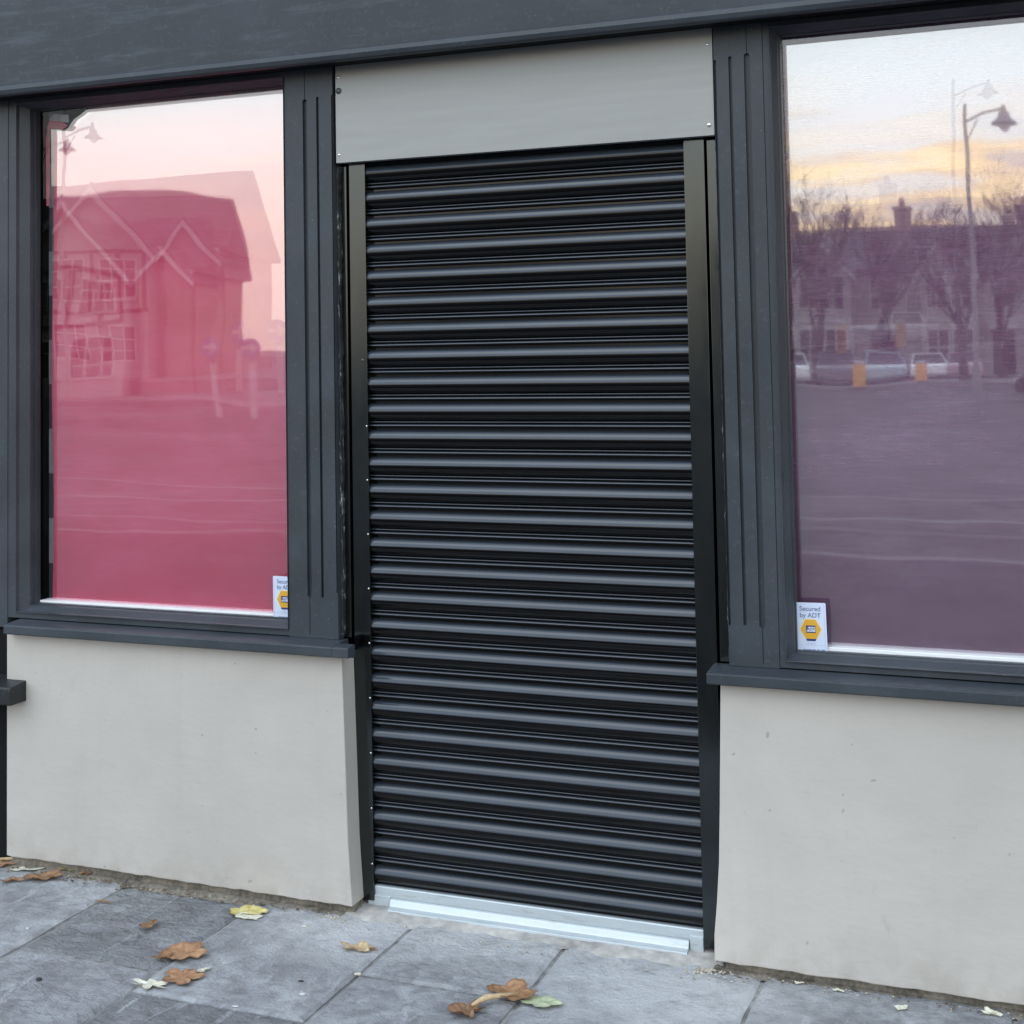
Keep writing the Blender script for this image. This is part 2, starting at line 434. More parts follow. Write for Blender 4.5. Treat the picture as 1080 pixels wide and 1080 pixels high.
mb = MB()
XS = [-0.84, -0.385, 0.125, 0.573, 1.115]
xs = [G(x, -0.3)[0] for x in XS]
left = xs[0]; k = 0
while left > -9:
    left -= [0.56, 0.45, 0.60, 0.50][k % 4]; k += 1; xs.insert(0, left)
right = xs[-1]
while right < 9:
    right += [0.59, 0.45, 0.54, 0.48][k % 4]; k += 1; xs.append(right)
first = {xs.index(G(-0.84, -0.3)[0]): -0.488, xs.index(G(-0.385, -0.3)[0]): -0.618, xs.index(G(0.125, -0.3)[0]): -0.337,
         xs.index(G(0.573, -0.3)[0]): -0.80, xs.index(G(1.115, -0.3)[0]): -0.72}
KERB_Y = -7.0; SLAB_Y = -1.9
gap = 0.0050
special = {}
a0 = xs.index(G(-0.84, -0.3)[0])
for i in range(len(xs)-1):
    y = 0.30
    nxt = G(0, first[i])[1] if i in first else -random.uniform(0.3, 0.85)
    row = 0
    while y > SLAB_Y:
        nxt = max(nxt, SLAB_Y)
        tone = random.uniform(0.25, 0.75); riv = random.uniform(0.05, 0.35); hue = random.uniform(0, 0.5)
        if i == a0 and row == 0: tone, riv, hue = 0.36, 1.0, 0.6
        if i == a0 and row == 1: tone, riv, hue = 0.50, 0.40, 0.15
        if i == a0+1 and row == 0: tone, riv, hue = 0.58, 0.12, 0.1
        if i == a0+1 and row == 1: tone, riv, hue = 0.22, 0.55, 1.0
        if i == a0+2 and row == 0: tone, riv, hue = 0.46, 0.25, 0.25
        if i == a0+2 and row == 1: tone, riv, hue = 0.50, 0.15, 0.1
        if i == a0-1 and row == 0: tone, riv, hue = 0.62, 0.16, 0.0
        if i == a0+4: tone, riv, hue = 0.42, 0.15, 0.1
        x0, x1, y0, y1 = xs[i]+gap, xs[i+1]-gap, nxt+gap, y-gap
        if y1-y0 > 0.05:
            # one slab: uneven chipped outline, slightly crowned edges
            pts = []
            for (ax, ay), (bx, by) in (((x0, y0), (x1, y0)), ((x1, y0), (x1, y1)), ((x1, y1), (x0, y1)), ((x0, y1), (x0, y0))):
                m = 14
                for q in range(m):
                    t = q/m
                    px, py = ax+(bx-ax)*t, ay+(by-ay)*t
                    jx = (mnoise.noise(Vector((px*9, py*9, 3.1)))+0.5*mnoise.noise(Vector((px*40, py*40, 1))))*0.005
                    pts.append((px+jx, py+jx*0.7))
            cx, cy = (x0+x1)/2, (y0+y1)/2
            dz = random.uniform(-0.002, 0.002)
            tx, ty = random.uniform(-0.004, 0.004), random.uniform(-0.004, 0.004)
            def zz(px, py): return ZG+dz+tx*(px-cx)+ty*(py-cy)
            inner = [(cx+(px-cx)*(1-0.012/(x1-x0)*2), cy+(py-cy)*(1-0.012/(y1-y0)*2)) for px, py in pts]
            n_ = len(pts); b0 = len(mb.v); c_ = (tone, riv, hue, 1)
            mb.v += [(px, py, ZG-0.03) for px, py in pts]+[(px, py, zz(px, py)-0.005) for px, py in pts]+[(px, py, zz(px, py)) for px, py in inner]
            for q in range(n_):
                q2 = (q+1) % n_
                mb.f.append((b0+q, b0+q2, b0+n_+q2, b0+n_+q)); mb.col.append(c_)
                mb.f.append((b0+n_+q, b0+n_+q2, b0+2*n_+q2, b0+2*n_+q)); mb.col.append(c_)
            mb.f.append(tuple(b0+2*n_+q for q in range(n_))); mb.col.append(c_)
        y = nxt; nxt = y-random.uniform(0.45, 0.85); row += 1
tag(mb.build("pavement", m_paving), kind='structure')
tag(MB().box(-30, 30, SLAB_Y-0.006, 0.6, ZG-0.13, ZG-0.0075).build("pavement_bed", m_joint), kind='structure')

m_asph = flat("asphalt", (0.078, 0.075, 0.076, 1), 0.85, var=0.75, scale=2.2, spec=0.3)
tag(MB().box(-30, 30, KERB_Y, SLAB_Y-0.01, ZG-0.12, ZG-0.002).build("footway", flat("dark_tarmac", (0.046, 0.044, 0.046, 1), 0.85, var=0.85, scale=9, spec=0.3)), kind='structure')
m_line = flat("road_paint", (0.20, 0.20, 0.195, 1), 0.7, var=0.2, scale=8)
m_kerbs = flat("kerb_concrete", (0.17, 0.165, 0.16, 1), 0.9, var=0.2, scale=8)
ROADZ = ZG-0.12
mb = MB(); mb.poly([(-900, -900, ROADZ), (900, -900, ROADZ), (900, 8, ROADZ), (-900, 8, ROADZ)])
tag(mb.build("road", m_asph), kind='structure')
tag(MB().box(-30, 30, KERB_Y-0.15, KERB_Y-0.004, ROADZ-0.05, ZG+0.002).build("kerb", m_kerbs, bevel=0.015), kind='structure')
mb = MB()
def strip(pts, w_):
    for (a, b) in zip(pts, pts[1:]):
        d = Vector((b[0]-a[0], b[1]-a[1], 0)).normalized(); nn = Vector((-d.y, d.x, 0))*w_/2
        z = ROADZ+0.004
        mb.poly([(a[0]+nn.x, a[1]+nn.y, z), (b[0]+nn.x, b[1]+nn.y, z), (b[0]-nn.x, b[1]-nn.y, z), (a[0]-nn.x, a[1]-nn.y, z)])
strip([(-30+i*1.0, -10.2-0.018*(i-30)**2*0.25) for i in range(44)], 0.12)
strip([(-26+i*2.0, -24-0.003*(i-6)**2) for i in range(12)], 0.15)
tag(mb.build("road_markings", m_line), kind='structure')
m_asph2 = flat("asphalt_patch", (0.055, 0.055, 0.058, 1), 0.8, var=0.25, scale=3, spec=0.3)
mb = MB(); mb.poly([(-12, -13.4, ROADZ+0.002), (6, -12.0, ROADZ+0.002), (6, -13.0, ROADZ+0.002), (-12, -15.2, ROADZ+0.002)])
tag(mb.build("road_patch", m_asph2), kind='structure')
m_far = flat("far_paving", (0.22, 0.21, 0.20, 1), 0.9, var=0.2, scale=1)
tag(MB().box(-22, 30, -66, -58, ROADZ-0.05, ROADZ+0.10).build("far_pavement", m_far), kind='structure')
tag(MB().box(-60, -23, -60, -39.5, ROADZ-0.05, ROADZ+0.10).build("corner_pavement", m_far), kind='structure')

# ------------------------------------------------------------------ shopfront
shop = empty("shopfront", (0.5, 0.0, 0.0), 0, "dark slate-grey painted timber shopfront with two filmed windows and pale cream panels below", "shopfront")
def sub(mbuf, name, mat, **kw):
    """builds in world coordinates as a child of the shopfront"""
    par = kw.pop('parent', shop)
    o = mbuf.build(name, mat, par, **kw)
    p = Vector((0, 0, 0)); q = par
    while q is not None: p += q.location; q = q.parent
    o.location = -p
    return o

FX0, FX1 = -1.42, 3.4
# fascia with its lip and soffit
fas = MB().box(FX0, FX1, -0.150, 0.10, 2.458, 3.00)
fascia = sub(fas, "fascia", m_fascia, bevel=0.003)
lip = MB(); lip.prism([(-0.150, 2.470), (-0.158, 2.464), (-0.160, 2.452), (-0.156, 2.440), (-0.150, 2.436), (-0.135, 2.436), (-0.135, 2.470)], 'x', FX0, FX1)
sub(lip, "fascia_moulding", m_frame, parent=fascia, bevel=0.0015)
sub(MB().box(FX0, FX1, -0.134, 0.10, 2.444, 2.457), "soffit", m_soffit, parent=fascia)
sub(MB().prism([(-0.150, 3.003), (-0.150, 3.03), (-0.20, 3.06), (-0.21, 3.10), (0.10, 3.10), (0.10, 3.003)], 'x', FX0, FX1), "cornice", m_frame, parent=fascia, bevel=0.003)

def grooved_board(x0, x1, z0, z1, yf, depth, grooves):
    """timber board with stopped, round-topped flutes; grooves = (xa, xb, za, zb)"""
    m = MB(); gs = sorted(grooves)
    xs_ = [x0]
    for g in gs: xs_ += [g[0], g[1]]
    xs_.append(x1)
    def slab(poly, y0, y1):
        m.prism([(a, b) for a, b in poly], 'y', y0, y1)
    gd = 0.010
    slab([(x0, z0), (x1, z0), (x1, z1), (x0, z1)], yf+gd, yf+depth)
    for k in range(0, len(xs_), 2):
        if xs_[k+1]-xs_[k] > 1e-4:
            slab([(xs_[k], z0), (xs_[k+1], z0), (xs_[k+1], z1), (xs_[k], z1)], yf, yf+gd)
    for (xa, xb, za, zb) in gs:
        rr = (xb-xa)/2; cx = (xa+xb)/2
        if za > z0: 
            arc = [(cx-rr*math.cos(t*math.pi/8), za+rr-rr*math.sin(t*math.pi/8)) for t in range(9)]
            slab([(xa, z0)]+arc+[(xb, z0)], yf, yf+gd)
        if zb < z1:
            arc = [(cx+rr*math.cos(t*math.pi/8), zb-rr+rr*math.sin(t*math.pi/8)) for t in range(9)]
            slab([(xb, z1)]+arc+[(xa, z1)], yf, yf+gd)
    # seam lines above and below the wide flute come from narrow V-cuts
    return m
def crack(m, x, z0, z1, yf):
    m.box(x-0.0008, x+0.0008, yf-0.0006, yf+0.002, z0, z1)

ZB, ZT = 0.790, 2.443
pl = grooved_board(-0.236, -0.0755, ZB, ZT, -0.060, 0.045, [(-0.1755, -0.1610, 0.905, 2.354), (-0.1300, -0.1215, 0.905, 2.358), (-0.0800, -0.0760, 0.92, 2.36)])
pil1 = sub(pl, "pilaster", m_frame, bevel=0.0012)
pil1['label'] = "left fluted pilaster between the pink window and the roller shutter"
for za, zb in ((ZB+0.01, 0.905), (2.354, ZT)):
    cr = MB(); crack(cr, -0.168, za, zb, -0.060); sub(cr, "seam", m_soffit, parent=pil1)
pr = grooved_board(1.058, 1.187, ZB, ZT, -0.060, 0.045, [(1.0585, 1.0645, 0.89, 2.356), (1.0975, 1.1060, 0.893, 2.362), (1.1385, 1.1535, 0.888, 2.366)])
pil2 = sub(pr, "pilaster", m_frame, bevel=0.0012)
pil2['label'] = "right fluted pilaster between the roller shutter and the mauve window"
for za, zb in ((ZB+0.01, 0.888), (2.366, ZT)):
    cr = MB(); crack(cr, 1.146, za, zb, -0.060); sub(cr, "seam", m_soffit, parent=pil2)
sub(MB().box(2.95, 3.15, -0.060, -0.015, ZB, ZT), "pilaster", m_frame, bevel=0.002)['label'] = "far right pilaster beyond the mauve window"
sub(grooved_board(-1.420, -1.262, ZB-0.03, ZT, -0.060, 0.045, [(-1.345, -1.335, 0.9, 2.35)]), "pilaster", m_frame, bevel=0.0015)['label'] = "far left pilaster at the edge of the pink window"

def picture_frame(x0, x1, z0, z1, prof, sl, sr, sb, st):
    """mitred frame: prof = (inset, y); sl.. scale the inset on each side"""
    m = MB(); n_ = len(prof)
    ring = []
    for (d, y) in prof:
        ring.append([(x0+d*sl, y, z0+d*sb), (x1-d*sr, y, z0+d*sb), (x1-d*sr, y, z1-d*st), (x0+d*sl, y, z1-d*st)])
    i = len(m.v)
    for rg in ring: m.v += rg
    for k in range(n_-1):
        for c in range(4):
            c2 = (c+1) % 4
            m.f.append((i+k*4+c, i+k*4+c2, i+(k+1)*4+c2, i+(k+1)*4+c)); m.col.append(None)
    return m
profL = [(0, 0.02), (0, -0.058), (0.42, -0.058), (0.45, -0.064), (0.52, -0.064), (0.56, -0.052), (0.90, -0.030), (0.92, -0.012), (1.0, -0.012), (1.0, 0.012)]
def window(x0, x1, sl, sr, sb, st, lab, px0, px1):
    t = empty("window", (0, 0, 0)); t.parent = shop; t.location = (-shop.location.x, 0, 0)
    t['label'] = lab
    fr = picture_frame(x0, x1, ZB+0.002, ZT, profL, sl, sr, sb, st)
    sub(fr, "window_frame", m_frame, parent=t, bevel=0.0015)
    pn = MB(); pn.poly([(px0, 0.0, 0.80), (px1, 0.0, 0.80), (px1, 0.0, 2.443), (px0, 0.0, 2.443)])
    sub(pn, "window_pane", m_glass, parent=t)
    return t
winL = window(-1.262, -0.237, 0.070, 0.004, 0.040, 0.036, "left shop window with pink film behind the glass", -1.24, -0.19)
winR = window(1.1875, 2.95, 0.036, 0.07, 0.037, 0.030, "right shop window with mauve film behind the glass", 1.17, 2.93)
# white inner sill board showing as a bright line under each film
sub(MB().box(-1.189, -0.20, 0.004, 0.060, 0.80, 0.838), "sill_board", m_white, parent=winL, bevel=0.002)
sub(MB().box(1.19, 2.93, 0.004, 0.060, 0.80, 0.838), "sill_board", m_white, parent=winR, bevel=0.002)

def sill(x0, x1, par, name="window_sill", horn=None):
    m = MB(); m.prism([(-0.030, 0.750), (-0.030, 0.788), (-0.062, 0.789), (-0.126, 0.783), (-0.130, 0.780), (-0.130, 0.757), (-0.127, 0.754), (-0.10, 0.754), (-0.10, 0.750)], 'x', x0, x1)
    if horn:
        m.prism([(-0.088, 0.750), (-0.088, 0.7862), (-0.126, 0.783), (-0.130, 0.780), (-0.130, 0.757), (-0.127, 0.754), (-0.10, 0.754), (-0.10, 0.750)], 'x', x1+0.0003, horn)
    return sub(m, name, m_frame, parent=par, bevel=0.0012)
sill(-1.216, -0.060, winL, horn=-0.008); sill(1.0145, 2.98, winR)

# cream stall risers (edges a little bowed and chipped, as in the photo)
def stall(prof_l, prof_r, yb=-0.016, yf=-0.090):
    """outline in x,z: left edge points bottom to top, right edge points top to bottom"""
    outl = prof_l+prof_r[::-1]
    bot = []
    a, b = prof_r[0], prof_l[0]
    nb = 60
    for q in range(1, nb):
        t = q/nb
        x = a[0]+(b[0]-a[0])*t
        bot.append((x, a[1]+(b[1]-a[1])*t+0.0035*mnoise.noise(Vector((x*22, 0.3, 0)))+0.002*mnoise.noise(Vector((x*70, 1.3, 0)))))
    m = MB(); m.prism([(x, z) for x, z in prof_l+prof_r[::-1]+bot], 'y', yf, yb)
    return m
L = stall([(-1.238, 0.066), (-1.238, 0.748)], [(-0.026, 0.060), (-0.029, 0.11), (-0.033, 0.17), (-0.037, 0.24), (-0.042, 0.45), (-0.050, 0.748)])
s1 = sub(L, "stall_riser", m_cream, bevel=0.003); s1['label'] = "left cream panel under the pink window"
Rr = stall([(1.006, 0.056), (1.0075, 0.12), (1.016, 0.20), (1.024, 0.30), (1.030, 0.45), (1.035, 0.60), (1.040, 0.748)], [(2.98, 0.056), (2.98, 0.748)])
s2 = sub(Rr, "stall_riser", m_cream, bevel=0.003); s2['label'] = "right cream panel under the mauve window"
sub(MB().box(-1.238, -0.03, -0.066, -0.018, 0.0, 0.060), "plinth", m_dirt)
sub(MB().box(1.03, 2.98, -0.066, -0.018, 0.0, 0.053), "plinth", m_dirt)
# carcass that closes the shop behind the windows and the shutter
car = MB()
car.box(FX0, FX1, 0.60, 0.62, 0, 3.0); car.box(FX0, FX1, 0.09, 0.60, 2.50, 2.52); car.box(FX0, FX1, 0.09, 0.60, 0.04, 0.06)
car.box(-1.41, -1.39, 0.0, 0.60, 0.06, 2.50); car.box(3.36, 3.38, 0.0, 0.60, 0.06, 2.50); car.box(-0.13, -0.11, 0.03, 0.60, 0.06, 2.50); car.box(1.10, 1.12, 0.03, 0.60, 0.06, 2.50)
car.box(-1.40, -0.13, 0.062, 0.080, 0.06, 0.83); car.box(1.12, 3.37, 0.062, 0.080, 0.06, 0.83)
sub(car, "carcass", m_black)
# chequered quoins of the inner reveal at the left edge of the pink window
def quoin_mat():
    n = NT("quoin_reveal"); tc_ = n.n('ShaderNodeTexCoord'); sp = n.n('ShaderNodeSeparateXYZ'); n.l(tc_.outputs['Object'], sp.inputs[0])
    fr = n.math('FRACT', n.math('DIVIDE', n.math('ADD', sp.outputs[2], 0.055), 0.287))
    st = n.math('GREATER_THAN', fr, 0.5)
    a = n.noise(n.coord('Object'), 30, 3)
    n.bsdf(n.mix(st, (0.025, 0.03, 0.034, 1), n.ramp(a, [(0.3, (0.15, 0.165, 0.17, 1)), (0.7, (0.20, 0.215, 0.22, 1))])), 0.8)
    return n.m
sub(MB().box(-1.186, -1.140, 0.045, 0.058, 0.84, 2.42), "quoin_strip", m_black, parent=winL).data.materials[0] = quoin_mat()

# wall of the building above the shop
def brick_mat():
    n = NT("brick_wall"); b = n.n('ShaderNodeTexBrick'); n.l(n.coord('Object', (1, 1, 1), (R(90), 0, 0)), b.inputs['Vector'])
    b.inputs['Color1'].default_value = (0.26, 0.11, 0.07, 1); b.inputs['Color2'].default_value = (0.20, 0.08, 0.055, 1); b.inputs['Mortar'].default_value = (0.35, 0.33, 0.30, 1)
    b.inputs['Scale'].default_value = 1; b.inputs['Brick Width'].default_value = 0.225; b.inputs['Row Height'].default_value = 0.075; b.inputs['Mortar Size'].default_value = 0.008
    n.bsdf(b.outputs[0], 0.9, 0, n.bump(b.outputs['Fac'], 0.4, 0.005))
    return n.m
sub(MB().box(FX0, FX1, -0.05, 0.62, 3.104, 6.2), "brick_wall", brick_mat())

# scruffy bead of sealant and old paint along each pilaster edge
def sealant_mat():
    n = NT("old_sealant"); v = n.coord('Object')
    a_ = n.noise(n.coord('Object', (1, 1, 0.35)), 60, 4, 0.7)
    n.bsdf(n.ramp(a_, [(0.54, (0.02, 0.022, 0.025, 1)), (0.60, (0.10, 0.11, 0.115, 1)), (0.68, (0.42, 0.43, 0.42, 1))]), 0.6, 0, n.bump(a_, 0.5, 0.004), 0.3)
    return n.m
m_seal = sealant_mat()
for (x, sg) in ((-0.0735, 1), (1.0560, -1)):
    m = MB(); nn_ = 420
    for i in range(nn_+1):
        z = 0.80+(2.15-0.80)*i/nn_
        wd = 0.0045+0.0035*mnoise.noise(Vector((x*50, 0, z*16)))+0.0025*mnoise.noise(Vector((x*50, 3, z*60)))
        y0 = -0.042+0.004*mnoise.noise(Vector((x*9, 7, z*30)))
        m.v += [(x-sg*0.003, y0, z), (x+sg*wd*0.5, y0-0.002, z), (x+sg*wd, y0+0.004, z), (x+sg*wd, 0.0, z)]
    for i in range(nn_):
        for j in range(3):
            q = i*4+j; m.f.append((q, q+1, q+5, q+4)); m.col.append(None)
    sub(m, "sealant", m_seal, smooth=True)

# neighbour's shopfront on the left
nb = empty("neighbouring_shopfront", (-1.6, 0, 0), 0, "black neighbouring shop panel with projecting dark ledge at the far left edge", "shopfront")
sub(MB().box(-2.6, -1.262, -0.050, 0.02, 0.04, 0.752), "stall_panel", m_black, parent=nb)
led = MB(); led.prism([(-0.052, 0.545), (-0.052, 0.612), (-0.158, 0.600), (-0.162, 0.596), (-0.162, 0.549), (-0.158, 0.545)], 'x', -2.6, -1.162)
sub(led, "ledge", paint_dark("black_ledge_paint", (0.016, 0.018, 0.020, 1)), parent=nb, bevel=0.002)
sub(MB().box(-2.6, -1.424, -0.06, 0.10, 0.80, 3.0), "window_frame", m_frame, parent=nb, bevel=0.003)

# ------------------------------------------------------------------ roller shutter
sh = empty("roller_shutter", (0.48, 0.0, ZG), 0, "closed black roller shutter over the doorway with silver bottom bar and grey head plate", "roller shutter")
def shp(mbuf, name, mat, **kw):
    kw.setdefault('parent', sh); return sub(mbuf, name, mat, **kw)
# lath cross-section: full bulge, then the two small beads of the interlock
PITCH = 0.077
def lath_profile(zc):
    """points (y, z) from the top of one lath down to its bottom; zc = height of the bright band"""
    top = zc+0.0125; p = []; H = 0.0490
    half = R(62); rad = H/2/math.sin(half)
    for q in range(17):
        t = q/16
        a_ = half*(1-2*t)
        p.append((-(rad*math.cos(a_)-rad*math.cos(half)), top-H/2+rad*math.sin(a_)))
    z0 = top-H
    p += [(0.0080, z0-0.0004)]
    for q in range(7):                      # upper, smaller bead
        a_ = math.pi*(q/6)
        p.append((0.0030-0.0046*math.sin(a_), z0-0.0018-0.0034*(1-math.cos(a_))))
    zb = z0-0.0018-0.0068
    p += [(0.0080, zb-0.0006)]
    for q in range(9):                      # lower bead of the interlock
        a_ = math.pi*(q/8)
        p.append((0.0030-0.0075*math.sin(a_), zb-0.0012-0.0058*(1-math.cos(a_))))
    p += [(0.0085, zb-0.0134), (0.0085, top-PITCH+0.0003)]
    return p
cu = MB()
xa, xb = -0.002, 0.966
prof = [(0.004, 2.19)]
for i in range(0, 27):
    prof += lath_profile(2.14-PITCH*i)
prof = [p for p in prof if p[1] > 0.094]
prof.append((0.004, 0.094))
i0 = len(cu.v)
for x in (xa, xb):
    cu.v += [(x, y, z) for y, z in prof]
n_ = len(prof)
for k in range(n_-1):
    cu.f.append((i0+k, i0+k+1, i0+n_+k+1, i0+n_+k)); cu.col.append(None)
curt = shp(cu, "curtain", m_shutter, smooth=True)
md = curt.modifiers.new("edge", 'EDGE_SPLIT'); md.split_angle = R(48)
shp(MB().box(-0.05, 1.02, 0.03, 0.045, 0.03, 2.3), "backing", m_black)

def guide(x0, x1, flip):
    m = MB()
    m.prism([(x0, -0.020), (x1, -0.020), (x1, -0.0165), (x1 if False else x1, 0.03), (x0, 0.03)], 'z', 0.056, 2.160)
    return shp(m, "guide", m_guide, bevel=0.0016)
gl = guide(-0.0465, 0.0065, 1); gr = guide(0.9605, 1.0165, -1)
gl['label'] = "left side guide channel"; gr['label'] = "right side guide channel"
for (x0, x1) in ((-0.0775, -0.0520), (1.0255, 1.0510)):
    m = MB(); m.box(x0, x1, -0.026, 0.02, 0.79, 2.152)
    shp(m, "fixing_angle", m_guide, bevel=0.0016)
# raised inner lip on each guide
def dome(c, rad, n=10):
    m = MB(); 
    base = len(m.v); rings = 4
    for k in range(rings+1):
        a = math.pi/2*k/rings
        for j in range(n):
            t = 2*math.pi*j/n
            m.v.append((c[0]+rad*math.cos(a)*math.cos(t), c[1]-rad*0.55*math.sin(a), c[2]+rad*math.cos(a)*math.sin(t)))
    for k in range(rings):
        for j in range(n):
            j2 = (j+1) % n
            m.f.append((base+k*n+j, base+k*n+j2, base+(k+1)*n+j2, base+(k+1)*n+j)); m.col.append(None)
    return m
# little bright ends of every second lath, seen along the left guide
for q in range(9):
    z = 1.395-q*0.1545
    shp(dome((0.0025, -0.021, z), 0.0028), "end_lock", m_screw, smooth=True)
shp(dome((-0.008, -0.0205, 1.585), 0.0050), "screw", m_bolt, smooth=True)
# bottom bar
bar = MB()
bar.prism([(-0.004, 0.050), (-0.010, 0.052), (-0.012, 0.094), (-0.009, 0.0965), (0.004, 0.0965), (0.004, 0.050)], 'x', 0.000, 0.9595)
bb = shp(bar, "bottom_bar", m_galv, bevel=0.001)
toe = MB(); toe.prism([(-0.013, 0.036), (-0.013, 0.068), (-0.020, 0.066), (-0.026, 0.050), (-0.040, 0.044), (-0.041, 0.036)], 'x', 0.058, 0.922)
shp(toe, "toe_angle", m_galv, parent=bb, bevel=0.001)
shp(MB().box(-0.014, 0.0565, -0.016, 0.0, 0.036, 0.071), "end_plate", m_galv, parent=bb, bevel=0.001)
shp(MB().box(0.9235, 0.9595, -0.016, 0.0, 0.036, 0.080), "end_plate", m_galv, parent=bb, bevel=0.001)
# head plate
hp = MB(); hp.box(-0.0680, 1.0545, -0.0550, -0.0530, 2.1590, 2.4435); hp.box(-0.0680, 1.0545, -0.0528, -0.0300, 2.1590, 2.1605)
hpo = shp(hp, "head_plate", m_panel, bevel=0.0006)
shp(MB().box(-0.06, 1.05, -0.0525, 0.02, 2.19, 2.4435), "head_box", m_black, parent=hpo)
for (x, z, rd, mm) in ((-0.0575, 2.410, 0.0048, m_screw), (-0.0575, 2.370, 0.0095, m_bolt), (-0.0575, 2.182, 0.0048, m_screw), (1.0415, 2.400, 0.005, m_screw), (1.0405, 2.187, 0.0065, m_screw)):
    shp(dome((x, -0.0551, z), rd, 12), "screw", mm, parent=hpo, smooth=True)

# cement bedding and rubble along the wall
def ragged_strip(x0, x1, yb, yf_fn, z_fn, nx, ny):
    m = MB(); i0 = 0
    for i in range(nx+1):
        x = x0+(x1-x0)*i/nx
        yf = yf_fn(x)
        for j in range(ny+1):
            t = j/ny
            m.v.append((x+0.004*mnoise.noise(Vector((x*30, j, 0))), yb+(yf-yb)*t, z_fn(x, t)))
    for i in range(nx):
        for j in range(ny):
            a = i*(ny+1)+j
            m.f.append((a, a+1, a+ny+2, a+ny+1)); m.col.append(None)
    return m
def nz(x, s, k=0.0): return mnoise.noise(Vector((x*s, k, 0.7)))
cem = ragged_strip(-0.075, 1.02, 0.02, lambda x: -0.086+0.022*nz(x, 9)+0.014*nz(x, 31)-0.03*math.exp(-((x-0.03)/0.09)**2),
                   lambda x, t: ZG+0.016*(1-t**2.2)-0.004*t+0.0025*nz(x*3+t*2, 12, t*5), 160, 14)
tag(cem.build("cement_patch", m_cement, smooth=True), "pale rough cement bedding smeared along the foot of the roller shutter", "cement")
d1 = ragged_strip(-1.40, -0.06, -0.02, lambda x: -0.108+0.012*nz(x, 8)+0.012*nz(x, 33), lambda x, t: ZG+0.022*(1-t)-0.002+0.004*nz(x*4+t*3, 14, t*6), 220, 10)
tag(d1.build("dirt_line", m_dirt, smooth=True), "brown line of dirt and mortar below the left cream panel", "dirt")
d2 = ragged_strip(1.00, 3.0, -0.02, lambda x: -0.102+0.012*nz(x, 8)+0.008*nz(x, 33), lambda x, t: ZG+0.012*(1-t)-0.002+0.004*nz(x*4+t*3, 14, t*6), 260, 10)
tag(d2.build("dirt_line", m_dirt, smooth=True), "brown line of dirt and mortar below the right cream panel", "dirt")
cb = MB()
def crumb(x, y, s_):
    b = len(cb.v)
    for k in range(6):
        d = [(1, 0, 0), (-1, 0, 0), (0, 1, 0), (0, -1, 0), (0, 0, 1), (0, 0, -0.3)][k]
        cb.v.append((x+d[0]*s_*random.uniform(.5, 1.2), y+d[1]*s_*random.uniform(.5, 1.2), ZG+0.002+d[2]*s_*random.uniform(.4, .9)))
    for t in ((0, 2, 4), (2, 1, 4), (1, 3, 4), (3, 0, 4), (2, 0, 5), (1, 2, 5), (3, 1, 5), (0, 3, 5)):
        cb.f.append(tuple(b+q for q in t)); cb.col.append(None)
for _ in range(520):
    x = random.uniform(-1.35, 2.2)
    if -0.05 < x < 1.0: y = -random.uniform(0.09, 0.16)
    else: y = -0.085-abs(random.gauss(0, 0.022))
    crumb(x, y, random.choice([0.0012, 0.0018, 0.0022, 0.003, 0.0045]))
for _ in range(60):
    crumb(random.gauss(0.99, 0.022), -0.085-abs(random.gauss(0, 0.02)), random.uniform(0.002, 0.007))
for _ in range(40):
    crumb(random.gauss(-0.07, 0.03), -0.10-abs(random.gauss(0, 0.015)), random.uniform(0.002, 0.006))
for _ in range(160):
    crumb(random.uniform(-1.3, 1.9), random.uniform(-0.9, -0.12), random.choice([0.001, 0.0014, 0.002]))
tag(cb.build("grit", m_crumb), "pale crumbs of mortar and grit scattered along the foot of the wall", "grit", kind='stuff')

fl = MB()
for _ in range(260):
    if random.random() < 0.7: x, y = random.uniform(-1.36, -0.1), -0.092-abs(random.gauss(0, 0.016))
    else: x, y = random.uniform(1.0, 2.2), -0.088-abs(random.gauss(0, 0.012))
    s_ = random.choice([0.002, 0.003, 0.004, 0.006]); a_ = random.uniform(0, 6.28); pts = []
    for k in range(5):
        t = a_+k*1.257; q = s_*random.uniform(0.5, 1.2)
        pts.append((x+q*math.cos(t), y+q*0.7*math.sin(t), ZG+0.004+random.uniform(0, 0.004)))
    fl.poly(pts)
tag(fl.build("leaf_litter", flat("litter", (0.13, 0.075, 0.04, 1), 0.9, var=0.8, scale=60)), "brown crumbled leaf litter along the foot of the wall", "leaf litter", kind='stuff')

# ------------------------------------------------------------------ films behind the glass
def grid_sheet(pts_fn, nx, nz_):
    m = MB()
    for i in range(nx+1):
        for j in range(nz_+1):
            m.v.append(pts_fn(i/nx, j/nz_))
    for i in range(nx):
        for j in range(nz_):
            a = i*(nz_+1)+j
            m.f.append((a, a+nz_+1, a+nz_+2, a+1)); m.col.append(None)
    return m
